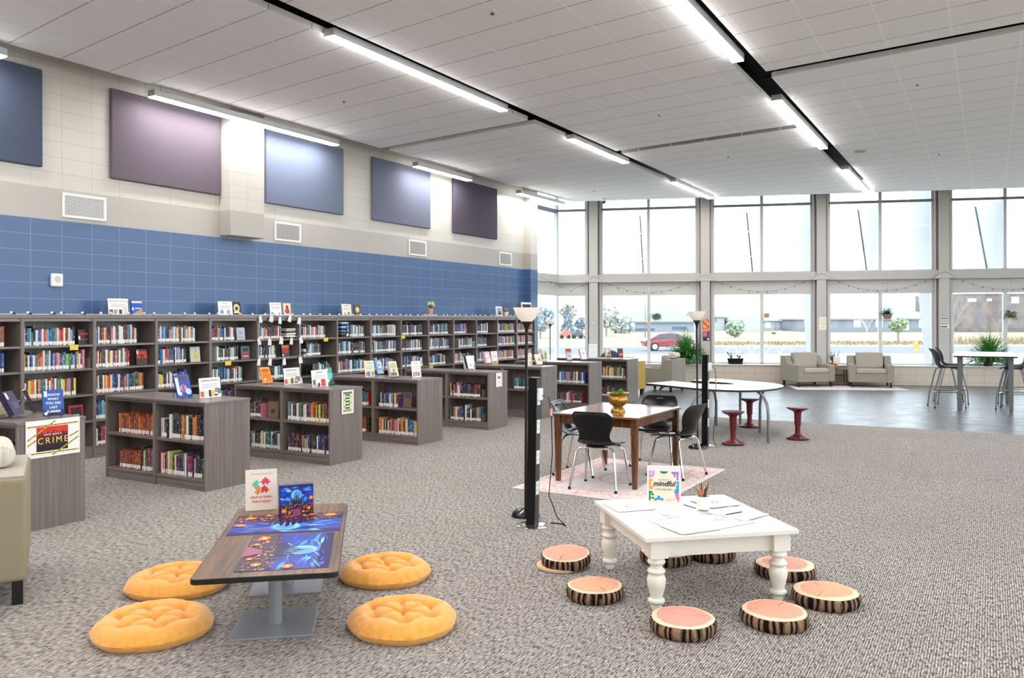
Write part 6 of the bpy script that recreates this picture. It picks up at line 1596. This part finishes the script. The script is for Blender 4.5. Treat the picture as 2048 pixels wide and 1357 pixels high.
crown_tree('low bluish tree right of the conifer', 10.4, 122, 2.8, 1.1, (140, 152, 164), 3)
crown_tree('pale thin tree behind the conifer', 9.6, 140, 5.2, 1.6, (190, 188, 176), 4)
crown_tree('big pale olive tree at left of second window', 14.4, 125, 4.6, 2.1, (186, 188, 182), 5)
crown_tree('grey pale tree before the dark-roofed house', 20, 150, 3.6, 2.4, (188, 192, 192), 6)
crown_tree('small pale green tree outside third window', 30.5, 112, 2.4, 1.4, (160, 172, 150), 7)
crown_tree('small green tree outside, right of hanging spiky plant', 41.5, 88, 2.6, .95, (150, 164, 128), 8)
crown_tree('bare pale tree before the hipped house', 42.0, 97, 4.0, .07, True, 9, bare=True)
crown_tree('slim bare tree outside left of the bar table fern', 32.0, 59.4, 4.8, .05, False, 10, bare=True)
crown_tree('bare young tree outside right of the bar table fern', 37.0, 62, 3.6, .04, False, 11, bare=True)
for x, lb, c in ((7.0, 'reddish parked car far away in first window', (196, 120, 110)), (8.6, 'dark parked car far away in first window', (90, 96, 110)), (10.2, 'pale parked car far away in first window', (200, 204, 210))):
    t = thing('car', lb, 'car', so(x, 108), .5285, 'far parked cars')
    m = MB(); p = [(-.9, .25), (-.9, .7), (-.5, .8), (-.25, 1.2), (.3, 1.2), (.6, .8), (.9, .7), (.9, .25)]; n = len(p)
    m.add([(x_ * .8, -.7, z) for x_, z in p] + [(x_ * .8, .7, z) for x_, z in p], [tuple(range(n)), tuple(range(n, 2 * n))[::-1]] + [(i, n + i, n + (i + 1) % n, (i + 1) % n) for i in range(n)])
    m.build('body', flat(c, .4), t)
    MB().tube([(-.45, -.72, .25), (-.45, .72, .25)], .24, 10).build('wheel', mat('tyre'), t); MB().tube([(.45, -.72, .25), (.45, .72, .25)], .24, 10).build('wheel', mat('tyre'), t)
t = thing('street_sign', 'thin pole with small yellow road sign outside second window', 'road sign', so(16.7, 100), .5285)
MB().tube([(0, 0, 0), (0, 0, 2.9)], .05, 6).build('pole', GREYTUBE, t); MB().add([(0, -.06, 1.9), (.45, -.06, 2.35), (0, -.06, 2.8), (-.45, -.06, 2.35)], [(0, 1, 2, 3)]).build('sign_plate', flat((232, 226, 120)), t).modifiers.new('s', 'SOLIDIFY').thickness = .03
t = thing('light_pole', 'thin grey light pole beyond the road in second window', 'light pole', so(18.4, 113), 0)
MB().tube([(0, 0, 0), (0, 0, 5.2)], [.09, .05], 8).build('pole', GREYTUBE, t)
t = thing('marker_post', 'white marker post across the road outside', 'post', so(33.2, 86), 0)
MB().tube([(0, 0, 0), (0, 0, 1.2)], .08, 8).build('post', mat('white_tube'), t)
